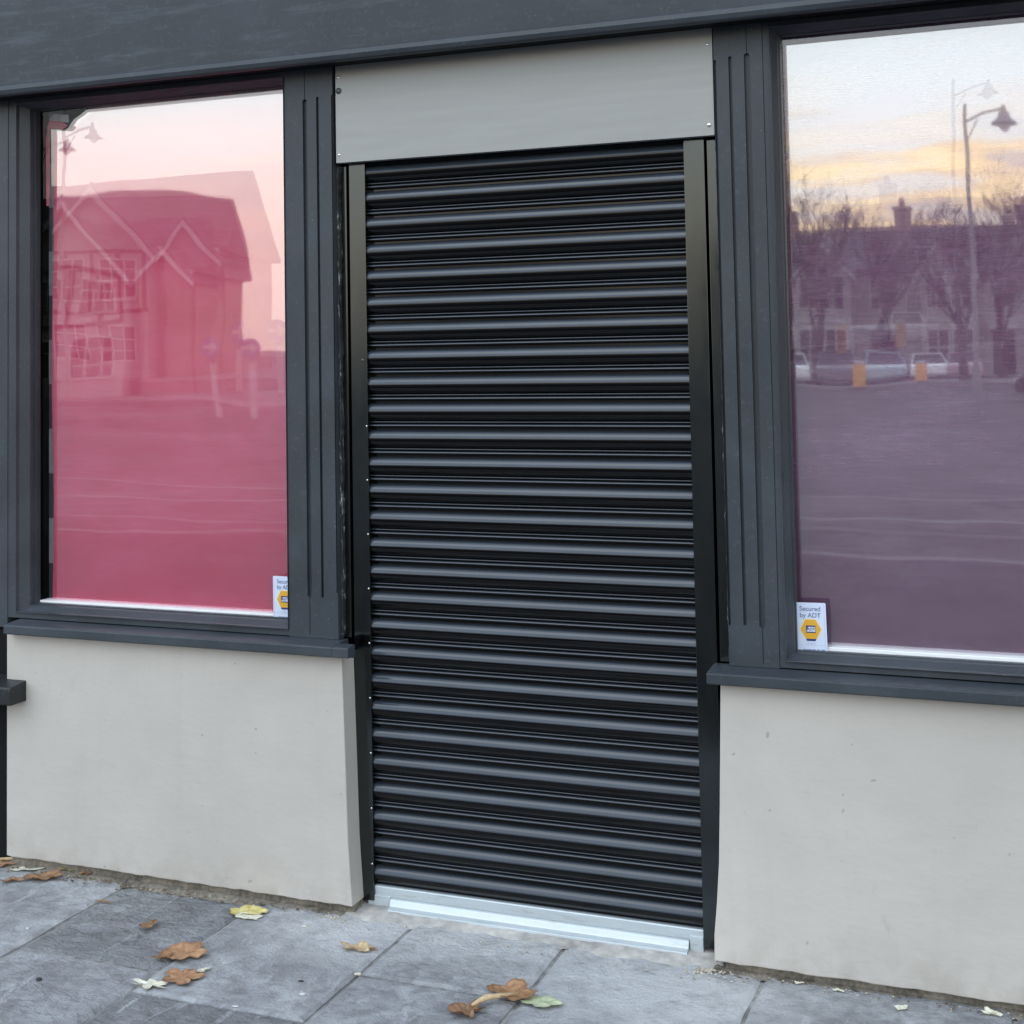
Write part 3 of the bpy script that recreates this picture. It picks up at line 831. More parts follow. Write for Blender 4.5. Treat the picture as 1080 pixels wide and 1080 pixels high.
# pink: top edge sags away at the left corner, left edge slightly ragged
def pink_top(x):
    if x < -1.082: return 2.350
    if x < -0.945:
        t = (x+1.082)/(1.082-0.945); return 2.372+(2.432-2.372)*(t*t*(3-2*t))
    return 2.440
def pink_pt(off, yaw_, til):
    def fn(a, b):
        x = -1.158+(1.158-0.196)*a
        zt = pink_top(x); z = 0.836+(zt-0.836)*b
        left = 0.004*math.sin(z*7)+0.006*max(0, 1.0-z)
        if a < 0.02: x += left-0.004
        y = off+yaw_*(x+0.67)+til*(1.63-z)
        return (x, y, z)
    return fn
film1 = empty("window_film", (-0.67, 0.03, 0.83), 0, "bright pink film hung behind the glass of the left window, torn at its top corner", "window film")
def filmpart(m, name, mat, par, **kw): return sub(m, name, mat, parent=par, **kw)
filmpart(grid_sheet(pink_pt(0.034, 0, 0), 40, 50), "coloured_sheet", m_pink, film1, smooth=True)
filmpart(grid_sheet(pink_pt(0.019, -0.0095, 0.0085), 40, 50), "clear_sheet", m_sheet, film1, smooth=True)
# crumpled fold at the torn corner
m_fold = flat("folded_film", (0.30, 0.06, 0.09, 1), 0.35, var=0.5, scale=25)
m_fold2 = flat("grey_film_back", (0.22, 0.23, 0.26, 1), 0.35, var=0.4, scale=30)
fo = MB()
fo.poly([(-1.168, 0.012, 2.352), (-1.100, 0.010, 2.345), (-1.083, 0.012, 2.356), (-1.112, 0.014, 2.372), (-1.160, 0.014, 2.378)])
fo.poly([(-1.168, 0.016, 2.352), (-1.160, 0.018, 2.378), (-1.176, 0.018, 2.32), (-1.172, 0.016, 2.10), (-1.160, 0.016, 2.10), (-1.158, 0.016, 2.34)])
filmpart(fo, "fold", m_fold, film1)
fo = MB()
fo.poly([(-1.165, 0.020, 2.378), (-1.083, 0.018, 2.366), (-1.086, 0.018, 2.392), (-1.120, 0.020, 2.396), (-1.150, 0.022, 2.400)])
filmpart(fo, "fold", m_fold2, film1)

film2 = empty("window_film", (2.0, 0.03, 0.83), 0, "dull mauve film hung behind the glass of the right window", "window film")
def mauve_pt(off, yaw_, til):
    def fn(a, b):
        x = 1.19+(2.93-1.19)*a; z = 0.836+(2.442-0.836)*b
        return (x, off+yaw_*(x-1.6)+til*(1.63-z), z)
    return fn
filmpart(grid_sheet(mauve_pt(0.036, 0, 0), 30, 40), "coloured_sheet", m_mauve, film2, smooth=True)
filmpart(grid_sheet(mauve_pt(0.020, 0.0050, 0.0105), 30, 40), "clear_sheet", m_sheet2, film2, smooth=True)

# ------------------------------------------------------------------ alarm stickers
m_paper = flat("sticker_white", (0.66, 0.74, 0.90, 1), 0.35, var=0.04)
m_gold = flat("sticker_gold", (0.78, 0.42, 0.035, 1), 0.35, var=0.06)
m_navy = flat("sticker_navy", (0.035, 0.055, 0.20, 1), 0.35)
m_text = flat("sticker_text", (0.20, 0.27, 0.42, 1), 0.4)
m_tint = flat("sticker_tint", (0.42, 0.56, 0.80, 1), 0.4)
def text_mesh(s_, size, name, mat, parent, x, y, z):
    cu_ = bpy.data.curves.new(name, 'FONT'); cu_.body = s_; cu_.size = size; cu_.align_x = 'CENTER'; cu_.align_y = 'CENTER'; cu_.offset = size*0.022
    to = bpy.data.objects.new(name+"_tmp", cu_); COL.objects.link(to)
    dg = bpy.context.evaluated_depsgraph_get()
    me = bpy.data.meshes.new_from_object(to.evaluated_get(dg))
    bpy.data.objects.remove(to); bpy.data.curves.remove(cu_)
    me.name = name; me.materials.clear(); me.materials.append(mat)
    o = bpy.data.objects.new(name, me); COL.objects.link(o); o.parent = parent
    o.location = (x, y, z); o.rotation_euler = (R(90), 0, 0)
    return o
def sticker(x0, z0, rot, lab):
    w_, h_ = 0.080, 0.131
    t = empty("sticker", (x0, -0.0015, z0), 0, lab, "sticker", "alarm stickers in the window corners")
    t.rotation_euler = (0, rot, 0)
    m = MB(); pts = []
    for (cx, cz, a0) in ((0.004, 0.004, 180), (w_-0.003, 0.003, 270), (w_-0.003, h_-0.003, 0), (0.003, h_-0.003, 90)):
        for q in range(5): pts.append((cx+0.003*math.cos(R(a0+q*22.5)), 0, cz+0.003*math.sin(R(a0+q*22.5))))
    m.poly(pts); m.build("paper", m_paper, t)
    def quad(x0_, x1_, z0_, z1_, y_): 
        q = MB(); q.poly([(x0_, y_, z0_), (x1_, y_, z0_), (x1_, y_, z1_), (x0_, y_, z1_)]); return q
    b = MB()
    for q in ((0.004, 0.0048, 0.006, h_-0.006), (w_-0.0048, w_-0.004, 0.006, h_-0.006), (0.004, w_-0.004, 0.0235, 0.0243)):
        b.poly([(q[0], -0.0004, q[2]), (q[1], -0.0004, q[2]), (q[1], -0.0004, q[3]), (q[0], -0.0004, q[3])])
    b.build("border", m_tint, t)
    text_mesh("Secured", 0.0165, "lettering", m_text, t, w_/2, -0.0005, 0.1150)
    text_mesh("by ADT", 0.0165, "lettering", m_text, t, w_/2, -0.0005, 0.0985)
    def hexa(rx, rz, cz, y_):
        q = MB(); q.poly([(w_/2+rx*math.cos(R(60*k)), y_, cz+rz*math.sin(R(60*k))) for k in range(6)]); return q
    hexa(0.0285, 0.0305, 0.0640, -0.0004).build("emblem_glow", flat("sticker_cream", (0.86, 0.76, 0.52, 1), 0.4), t)
    em = hexa(0.0260, 0.0280, 0.0640, -0.0008).build("emblem", m_gold, t)
    quad(w_/2-0.0120, w_/2+0.0120, 0.0550, 0.0735, -0.0012).build("emblem_panel", m_navy, em)
    sw = MB(); sw.poly([(w_/2-0.0110, -0.0015, 0.0580), (w_/2+0.0112, -0.0015, 0.0580), (w_/2+0.0112, -0.0015, 0.0700), (w_/2-0.0060, -0.0015, 0.0700)])
    sw.build("emblem_field", m_paper, em)
    text_mesh("ADT", 0.0098, "lettering", m_navy, em, w_/2+0.001, -0.0018, 0.0640)
    q = MB(); q.poly([(w_/2-0.0105, -0.0011, 0.0345), (w_/2+0.0105, -0.0011, 0.0345), (w_/2+0.0130, -0.0011, 0.0400), (w_/2-0.0130, -0.0011, 0.0400)])
    q.build("emblem_base", m_navy, em)
    q = MB()
    for (a, b_) in ((0.029, 0.034), (0.036, 0.044), (0.046, 0.050)): q.poly([(a, -0.0004, 0.0265), (b_, -0.0004, 0.0265), (b_, -0.0004, 0.0288), (a, -0.0004, 0.0288)])
    q.build("small_print", m_tint, t)
    q = MB()
    for (a, b_) in ((0.018, 0.027), (0.0285, 0.040), (0.0415, 0.050), (0.054, 0.060), (0.064, 0.074)): q.poly([(a, -0.0004, 0.0095), (b_, -0.0004, 0.0095), (b_, -0.0004, 0.0135), (a, -0.0004, 0.0135)])
    q.build("small_print", m_text, t)
    return t
sticker(-0.3260, 0.8200, 0.0, "white gold-hexagon alarm sticker in the pink window's corner, half behind the frame")
sticker(1.2190, 0.8170, R(-1.0), "white alarm sticker with gold hexagon in the lower corner of the mauve window")

# ------------------------------------------------------------------ leaves and litter
def leaf_mat(name, c1, c2, vein):
    n = NT(name); v = n.coord('Object')
    a = n.noise(v, 35, 5, 0.6, 0.4); b = n.noise(v, 160, 3)
    base = n.ramp(a, [(0.32, c1), (0.66, c2)])
    base = n.mix(n.math('MULTIPLY', n.ramp(b, [(0.55, 0), (0.75, 1)]), 0.5), base, vein)
    at = n.n('ShaderNodeAttribute', attribute_name='tone')
    base = n.mix(n.math('MULTIPLY', at.outputs['Fac'], 0.55), base, vein)
    n.bsdf(base, 0.6, 0, n.bump(b, 0.3, 0.002), 0.3)
    return n.m
M_OR = leaf_mat("leaf_orange", (0.30, 0.150, 0.075, 1), (0.46, 0.27, 0.15, 1), (0.13, 0.062, 0.03, 1))
M_BR = leaf_mat("leaf_brown", (0.20, 0.11, 0.06, 1), (0.34, 0.20, 0.11, 1), (0.08, 0.04, 0.02, 1))
M_TAN = leaf_mat("leaf_tan", (0.44, 0.31, 0.17, 1), (0.60, 0.47, 0.30, 1), (0.24, 0.15, 0.07, 1))
M_YE = leaf_mat("leaf_yellow", (0.56, 0.47, 0.14, 1), (0.68, 0.61, 0.28, 1), (0.34, 0.27, 0.08, 1))
M_PG = leaf_mat("leaf_pale_green", (0.46, 0.52, 0.30, 1), (0.58, 0.62, 0.44, 1), (0.25, 0.30, 0.14, 1))
M_PL = leaf_mat("leaf_pale", (0.60, 0.58, 0.44, 1), (0.74, 0.72, 0.62, 1), (0.36, 0.34, 0.22, 1))
def leaf(label, x, y, size, rot, mat, lobes=5, lobe=0.3, asp=0.7, curl=0.25, seed=1, stalk=0.0, name="leaf", cat="leaf", group="fallen leaves on the paving", lift=0.004, fold=0.0, ground=True):
    rnd = random.Random(seed)
    m = MB(); na, nr = 72, 9
    ph = rnd.uniform(0, 6)
    def outl(t):
        v_ = 1-lobe*0.8*(0.5-0.5*math.cos(lobes*t+ph))**1.5
        v_ *= 1+0.06*math.sin(lobes*2*t+ph*2)+0.035*math.sin(17*t+ph)+0.10*mnoise.noise(Vector((math.cos(t)*1.5+seed, math.sin(t)*1.5, 2)))
        return v_
    for k in range(nr+1):
        rr = k/nr
        for j in range(na):
            t = 2*math.pi*j/na
            o_ = outl(t)
            s_ = rr*(1-(1-o_)*min(1, rr*1.3))
            px, py = s_*math.cos(t), s_*math.sin(t)*asp
            z = 0.75*curl*(rr**2)*(0.35+0.65*math.sin(2*t+ph)**2)*0.5 + 0.10*mnoise.noise(Vector((px*3+seed, py*3, 0)))*(0.4+curl)
            z += fold*abs(py)*1.2
            m.v.append((px*size*0.55, py*size*0.55, max(0.0, z*size/2+0.03*size*0.3)))
    for k in range(nr):
        for j in range(na):
            j2 = (j+1) % na
            t = 2*math.pi*(j+0.5)/na
            vein = max(0, 1-abs(((t*lobes/(2*math.pi)+ph*lobes/6.283) % 1)-0.5)*9)*0.9
            vein = min(1.0, vein+(0.7 if k >= nr-1 else 0)+0.8*max(0, mnoise.noise(Vector((math.cos(t)*k*0.4+seed, math.sin(t)*k*0.4, 5))))); mm = (vein, vein, vein, 1)
            m.f.append((k*na+j, k*na+j2, (k+1)*na+j2, (k+1)*na+j)); m.col.append(mm)
    if stalk:
        m.tube([(size*0.25, 0, 0.004), (size*0.25+stalk*0.5, 0.006, 0.007), (size*0.25+stalk, -0.004, 0.003)], [0.0016, 0.0013, 0.001], 6, col=(0.5, 0.5, 0.5, 1))
    o = m.build(name, mat, smooth=True)
    gx, gy = G(x, y) if ground else (x, y)
    o.location = (gx, gy, ZG+lift); o.rotation_euler = (rnd.uniform(-.05, .05), rnd.uniform(-.05, .05), rot)
    return tag(o, label, cat, group)
leaf("bright yellow leaf lying on dirt below the left cream panel", -0.366, -0.085, 0.105, 0.25, M_YE, 3, 0.22, 0.62, 0.20, 3)
leaf("small pale cream leaf tucked in front of the bright yellow leaf", -0.345, -0.118, 0.080, 0.1, M_PL, 4, 0.25, 0.5, 0.15, 5)
leaf("large curled orange-brown leaf, the upper of two near the left paving joint", -0.372, -0.395, 0.118, 0.35, M_OR, 5, 0.42, 0.85, 0.55, 8, 0.0)
leaf("dark crumpled leaf piece touching the large curled orange-brown leaf", -0.415, -0.432, 0.055, 1.3, M_BR, 4, 0.45, 0.7, 0.7, 11)
leaf("rusty orange leaf, the lower of two near the left paving joint", -0.290, -0.520, 0.098, 0.5, M_OR, 5, 0.45, 0.9, 0.45, 14)
leaf("small pale shred beside the rusty orange leaf's stalk", -0.268, -0.470, 0.050, 0.9, M_PL, 3, 0.5, 0.5, 0.5, 15)
leaf("torn whitish leaf scrap left of the rusty orange leaf", -0.345, -0.585, 0.095, 0.2, M_PL, 6, 0.62, 0.45, 0.35, 17)
leaf("small dull brown leaf lying alone on the rippled slab", -0.578, -0.268, 0.060, 1.6, M_BR, 3, 0.3, 0.6, 0.6, 21)
leaf("curled tan leaf lying left of the shutter's foot", 0.058, -0.213, 0.098, 0.25, M_TAN, 5, 0.4, 0.42, 0.6, 23, 0.03)
leaf("biggest orange-brown leaf lying in front of the shutter", 0.548, -0.325, 0.125, 2.6, M_OR, 4, 0.36, 0.82, 0.30, 27, 0.0, fold=0.15)
leaf("pale green leaf beside the biggest orange-brown leaf", 0.632, -0.340, 0.098, 0.1, M_PG, 5, 0.25, 0.62, 0.15, 31)
leaf("crumpled brown leaf ball at the bottom edge of the photo", 0.478, -0.452, 0.085, 0.8, M_BR, 6, 0.5, 0.8, 0.95, 33)
st = MB(); st.tube([(0, 0, 0.006), (0.025, 0.030, 0.016), (0.050, 0.052, 0.014), (0.085, 0.085, 0.012)], [0.004, 0.008, 0.006, 0.003], 8)
so = st.build("twig", M_TAN, smooth=True); so.location = (*G(0.482, -0.425), ZG+0.004)
tag(so, "dry tan leaf stalk joining the crumpled leaf to the biggest orange-brown leaf", "twig")
leaf("dull brown leaf on the paving by the left corner of the wall", -1.110, -0.068, 0.115, 0.4, M_BR, 5, 0.4, 0.55, 0.55, 41)
leaf("orange leaf at the extreme left edge of the paving", -1.315, -0.016, 0.070, 0.2, M_OR, 4, 0.35, 0.6, 0.4, 43)
leaf("flat white leaf scrap by the left corner of the wall", -1.215, -0.020, 0.105, 0.35, M_PL, 3, 0.2, 0.35, 0.10, 45)
leaf("yellow-green leaf against the foot of the left cream panel", -1.078, 0.005, 0.055, 0.2, M_YE, 3, 0.3, 0.55, 0.4, 47, lift=0.01)
leaf("rusty brown leaf right of the yellow-green one by the left cream panel", -1.000, 0.000, 0.052, 1.0, M_OR, 4, 0.4, 0.6, 0.6, 49, lift=0.01)
leaf("small dark leaf at the far left of the paving", -1.195, -0.120, 0.070, 0.5, M_BR, 4, 0.5, 0.4, 0.5, 51)
leaf("cream leaf scrap on the right slab below the right cream panel", 1.463, -0.079, 0.034, 0.5, M_PL, 4, 0.35, 0.7, 0.4, 53)
leaf("curled pale shaving at the right foot of the wall", 1.665, -0.040, 0.050, -0.3, M_PL, 3, 0.6, 0.45, 0.8, 55)
leaf("white paint flake nearest the shutter under the right cream panel", 1.205, -0.028, 0.024, 0.2, M_PL, 3, 0.5, 0.5, 0.7, 57, name="flake", cat="flake", group="paint flakes below the right cream panel")
leaf("white paint flake further from the shutter under the right cream panel", 1.305, -0.036, 0.028, 0.1, M_PL, 3, 0.5, 0.35, 0.6, 59, name="flake", cat="flake", group="paint flakes below the right cream panel")
tw = MB(); tw.tube([(-0.055, -0.02, 0.004), (0.0, 0.0, 0.006), (0.055, 0.028, 0.004)], [0.004, 0.005, 0.003], 8)
o = tw.build("twig", M_TAN, smooth=True); o.location = (*G(-1.285, 0.012), ZG+0.012); tag(o, "thick pale tan stick at the left corner of the wall", "twig")
tw = MB(); tw.tube([(-0.028, -0.002, 0.003), (0.0, 0.001, 0.004), (0.028, 0.0, 0.003)], [0.0022, 0.003, 0.002], 6)
o = tw.build("twig", M_BR, smooth=True); o.location = (*G(-0.812, -0.165), ZG+0.002); tag(o, "short dark twig lying beside the left paving joint", "twig")
def pebble(label, x, y, sx, sy, sz, mat, rz=0, name="pebble"):
    m = MB(); rnd = random.Random(int(abs(x*1000)))
    prof_ = [(0.001, 0), (0.8, 0.02), (1.0, 0.3), (0.85, 0.7), (0.5, 0.95), (0.001, 1.0)]
    m.lathe((0, 0, 0), prof_, 14)
    m.v = [(a*0.55*sx*(1+0.6*mnoise.noise(Vector((a*2, b*2, x*9)))), b*0.55*sy*(1+0.6*mnoise.noise(Vector((a*2, b*2, y*9)))), c*0.6*sz) for a, b, c in m.v]
    o_ = m.build(name, mat, smooth=True); o_.location = (*G(x, y), ZG+0.001); o_.rotation_euler = (0, 0, rz)
    return tag(o_, label, name, "small stones and gum on the paving")
m_gumw = flat("chewing_gum", (0.62, 0.63, 0.64, 1), 0.8); m_dkst = flat("dark_stone", (0.03, 0.03, 0.032, 1), 0.7); m_ltst = flat("light_stone", (0.52, 0.49, 0.42, 1), 0.9, var=0.4)
pebble("light stone in the paving joint left of the shutter", 0.128, -0.346, 0.020, 0.011, 0.010, m_ltst, 0.5)
pebble("round white gum spot on the slab left of the shutter", 0.047, -0.490, 0.014, 0.012, 0.002, m_gumw, name="gum")
pebble("long pale gum spot at the bottom edge of the photo", -0.074, -0.605, 0.016, 0.008, 0.002, m_gumw, 0.2, name="gum")
pebble("flat dark chip just behind the round white gum spot", 0.008, -0.430, 0.014, 0.007, 0.006, m_dkst, 0.2)
pebble("pale chip of stone on dusty slab in front of the left cream panel", -0.161, -0.120, 0.020, 0.009, 0.007, m_ltst, 0.0)
pebble("dark glossy chip on the front left slab", -0.642, -0.648, 0.016, 0.012, 0.010, m_dkst, 0.2)
pebble("tiny white chip on the far left slab", -0.898, -0.392, 0.007, 0.006, 0.006, m_gumw)

# ------------------------------------------------------------------ across the road (seen mirrored in the films)
m_wallw = flat("house_render", (0.42, 0.40, 0.38, 1), 0.9, var=0.08, scale=2)
m_brick = flat("house_brick", (0.33, 0.22, 0.18, 1), 0.9, var=0.2, scale=4)
m_roof = flat("slate_roof", (0.085, 0.08, 0.085, 1), 0.8, var=0.25, scale=3)
m_trim = flat("white_trim", (0.52, 0.52, 0.51, 1), 0.6, var=0.06)
m_timb = flat("dark_timber", (0.05, 0.035, 0.03, 1), 0.8)
m_winp = flat("house_window_glass", (0.035, 0.04, 0.05, 1), 0.1)
m_pots = flat("terracotta", (0.30, 0.14, 0.08, 1), 0.9)
def win_part(root, x0, x1, y, z0, z1, cols=2, rows=2):
    """window as frame with panes, y = face, looking towards +y"""
    fr = MB(); t = 0.09
    fr.box(x0, x1, y-0.04, y+0.05, z0, z0+t); fr.box(x0, x1, y-0.04, y+0.05, z1-t, z1)
    fr.box(x0, x0+t, y-0.04, y+0.05, z0+t, z1-t); fr.box(x1-t, x1, y-0.04, y+0.05, z0+t, z1-t)
    for c in range(1, cols):
        xx = x0+(x1-x0)*c/cols; fr.box(xx-0.03, xx+0.03, y-0.04, y+0.045, z0+t, z1-t)
    for c in range(1, rows):
        zz_ = z0+(z1-z0)*c/rows; fr.box(x0+t, x1-t, y-0.04, y+0.040, zz_-0.025, zz_+0.025)
    o_ = fr.build("window", m_trim, root)
    MB().box(x0+t*0.5, x1-t*0.5, y-0.03, y+0.01, z0+t*0.5, z1-t*0.5).build("pane", m_winp, o_)
    return o_
def barge(root, xc, zt, half, drop, y, t=0.22):
    b = MB()
    for s_ in (-1, 1):
        b.prism([(xc, zt), (xc+s_*half, zt-drop), (xc+s_*half, zt-drop-t), (xc, zt-t)], 'y', y, y+0.08)
    return b.build("bargeboard", m_trim, root)

def terrace(W=6.2, zr=8.0, ze=5.6):
    root = empty("terraced_house", (0, 0, ROADZ))
    dep = 8.5
    MB().box(0, W-0.004, -dep, 0, 0, ze).build("wall", m_wallw, root)
    rf = MB(); rf.prism([(-dep-0.3, ze-0.1), (-dep/2, zr), (0.3, ze-0.1), (0.3, ze-0.25), (-dep-0.3, ze-0.25)], 'x', 0, W-0.004)
    roof = rf.build("roof", m_roof, root)
    # two storey gabled bay
    bx0, bx1 = 0.4, 3.4; bm_ = MB(); bm_.box(bx0, bx1, 0.002, 0.9, 0, ze-0.3)
    bm_.prism([(bx0, ze-0.3), (bx1, ze-0.3), ((bx0+bx1)/2, ze+1.5)], 'y', -2.0, 0.9)
    bay = bm_.build("bay", m_wallw, root)
    g = MB(); xc = (bx0+bx1)/2
    for s_ in (-1, 1):
        g.prism([(xc, ze+1.75), (xc+s_*1.8, ze-0.40), (xc+s_*1.8, ze-0.52), (xc, ze+1.60)], 'y', -3.0, 1.15)
    g.build("bay_roof", m_roof, root)
    barge(root, xc, ze+1.62, 1.78, 2.12, 1.16)
    win_part(root, 0.65, 1.85, 0.9, 0.9, 2.6, 2, 2); win_part(root, 1.95, 3.15, 0.9, 0.9, 2.6, 2, 2)
    win_part(root, 0.65, 1.85, 0.9, 3.7, 5.3, 2, 2); win_part(root, 1.95, 3.15, 0.9, 3.7, 5.3, 2, 2)
    win_part(root, 4.2, 5.3, 0.03, 3.7, 5.2, 2, 2)
    d = MB(); d.box(4.2, 5.3, 0.0, 0.06, 0.15, 2.4); dr = d.build("door", m_timb, root)
    MB().box(4.0, 5.5, -0.01, 0.7, 2.55, 2.75).build("porch", m_trim, root)
    for za, zb in ((2.95, 3.15), (5.45, 5.62)): MB().box(bx0-0.02, bx1+0.02, 0.91, 0.95, za, zb).build("string_course", m_trim, root)
    ch = MB(); ch.box(W-0.9, W-0.1, -dep/2-0.6, -dep/2+0.6, zr-0.8, zr+0.9); ch.box(W-0.98, W-0.02, -dep/2-0.68, -dep/2+0.68, zr+0.9, zr+1.05)
    cho = ch.build("chimney", m_brick, roof)
    for k in range(3):
        pt = MB(); pt.lathe((W-0.5, -dep/2-0.4+0.4*k, zr+1.05), [(0.14, 0), (0.11, 0.45), (0.14, 0.5), (0.09, 0.5)], 8); pt.build("chimney_pot", m_pots, roof)
    return root
labs = ["leftmost pale rendered terraced house mirrored in the mauve window, chimney behind bare branches",
        "second pale terraced house from the left mirrored in the mauve window",
        "middle pale terraced house mirrored in the mauve window below the tall chimney stack",
        "fourth pale terraced house from the left mirrored in the mauve window",
        "rightmost pale terraced house mirrored at the edge of the mauve window"]
TY = -74.0
ter0 = terrace()
for k in range(5):
    t = ter0 if k == 0 else copy_tree(ter0)
    t.location = (-18.9+6.2*k, TY, ROADZ)
    t.rotation_euler = (0, 0, R(-1.5))
    t.location.y = TY-0.162*k
    tag(t, labs[k], "house", "terraced houses across the road")

# gabled house mirrored in the pink window
hs = empty("gabled_house", (-35.6, -44.5, ROADZ), R(-20), "half-timbered house with white bargeboards mirrored in the pink window", "house")
W2 = 11.5
MB().box(-10.2, 4.0, -9, 0, 0, 5.6).build("wall", m_brick, hs)
rf = MB(); rf.prism([(-9.4, 5.45), (-4.5, 8.8), (0.4, 5.45), (0.4, 5.25), (-9.4, 5.25)], 'x', -10.6, 4.35)
rfo = rf.build("roof", m_roof, hs)
gb = MB(); gb.box(-3.0, 1.4, 0.003, 1.6, 0, 5.2); gb.prism([(-3.0, 5.2), (1.4, 5.2), (-0.8, 7.9)], 'y', -3, 1.6); gb.build("bay", m_wallw, hs)
g = MB()
for s_ in (-1, 1): g.prism([(-0.8, 8.15), (-0.8+s_*2.6, 5.0), (-0.8+s_*2.6, 4.85), (-0.8, 7.98)], 'y', -4, 1.9)
g.build("bay_roof", m_roof, hs)
barge(hs, -0.8, 8.02, 2.58, 3.12, 1.92, 0.3)
gb = MB(); gb.box(1.9, 3.9, 0.003, 0.9, 0, 5.0); gb.prism([(1.9, 5.0), (3.9, 5.0), (2.9, 6.2)], 'y', -3, 0.9); gb.build("bay", m_brick, hs)
g = MB()
for s_ in (-1, 1): g.prism([(2.9, 6.45), (2.9+s_*1.3, 4.9), (2.9+s_*1.3, 4.75), (2.9, 6.30)], 'y', -4, 1.1)
g.build("bay_roof", m_roof, hs)
barge(hs, 2.9, 6.3, 1.3, 1.52, 1.12, 0.25)
tm = MB()
for xx in (-2.9, -1.9, -0.8, 0.3, 1.25): tm.box(xx-0.08, xx+0.08, 1.602, 1.64, 2.9, 5.2)
for zz_ in (2.9, 5.1): tm.box(-3.0, 1.4, 1.603, 1.65, zz_-0.08, zz_+0.08)
tm.build("timber_framing", m_timb, hs)
for (x0, x1, z0, z1, y) in ((-2.6, -1.0, 0.8, 2.4, 1.6), (-0.6, 1.0, 0.8, 2.4, 1.6), (-2.6, -1.1, 3.3, 4.8, 1.6), (-0.5, 1.0, 3.3, 4.8, 1.6), (-6.4, -4.8, 3.4, 4.8, 0.03), (-6.4, -4.8, 0.9, 2.4, 0.03)):
    win_part(hs, x0, x1, y, z0, z1, 3, 3)
tr = MB(); tr.box(-10.2, 4.0, 0.32, 0.42, 5.2, 5.4); tr.build("gutter", m_trim, hs)
h3 = copy_tree(ter0); h3.location = (-40.5, -78, ROADZ); h3.rotation_euler = (0, 0, R(-6)); tag(h3, "pale terraced house mirrored at the right of the pink window", "house", "terraced houses across the road")
h4 = copy_tree(ter0); h4.location = (-34.2, -80, ROADZ); h4.rotation_euler = (0, 0, R(-6)); tag(h4, "pale terraced house mirrored behind the pink window's right frame", "house", "terraced houses across the road")

# bare trees
m_bark = flat("bark", (0.060, 0.050, 0.043, 1), 0.9, var=0.3, scale=6)
def bare_tree(x, y, H, seed, label):
    rnd = random.Random(seed)
    root = empty("bare_tree", (x, y, ROADZ), 0, label, "tree", "bare winter trees across the road")
    m = MB(); tk = MB()
    def grow(buf, p, d, ln, rad, lev):
        pts = [p]; rads = [rad]; q = p.copy(); dd = d.copy()
        steps = 4
        for s_ in range(steps):
            dd = (dd+Vector((rnd.gauss(0, .10), rnd.gauss(0, .10), 0.05))).normalized()
            q = q+dd*ln/steps; pts.append(q.copy()); rads.append(rad*(1-0.5*(s_+1)/steps))
        buf.tube(pts, rads, 6 if lev < 2 else (4 if lev < 3 else 3), caps=False)
        if lev >= 5: return
        nb_ = 5 if lev < 2 else 3
        for b_ in range(nb_):
            at = rnd.uniform(0.45, 1.0); k_ = min(steps, int(at*steps))
            ang = rnd.uniform(0, 6.28); spread = rnd.uniform(0.35, 0.75)
            ax = dd.orthogonal().normalized(); ax.rotate(Matrix.Rotation(ang, 3, dd))
            nd = (dd*math.cos(spread)+ax*math.sin(spread)+Vector((0, 0, 0.32))).normalized()
            grow(m, pts[k_], nd, ln*rnd.uniform(0.55, 0.75), max(0.013, rads[k_]*0.58), lev+1)
    grow(tk, Vector((0, 0, 0)), Vector((0, 0, 1)), H*0.42, 0.26, 0)
    tk.build("trunk", m_bark, root, smooth=True); m.build("crown", m_bark, root)
    return root
bare_tree(-10.6, -70.0, 12.2, 1, "bare spreading tree mirrored at the left of the mauve window")
bare_tree(-8.2, -70.5, 11.6, 2, "bare tree mirrored left of the tall chimney in the mauve window")
bare_tree(-2.9, -60.0, 9.8, 3, "bare tree with thick trunk mirrored behind the lamp post in the mauve window")
bare_tree(-1.6, -69.5, 11.4, 4, "bare tree mirrored near the right edge of the mauve window")
bare_tree(2.6, -63.0, 8.6, 5, "bare tree mirrored beyond the right edge of the mauve window")

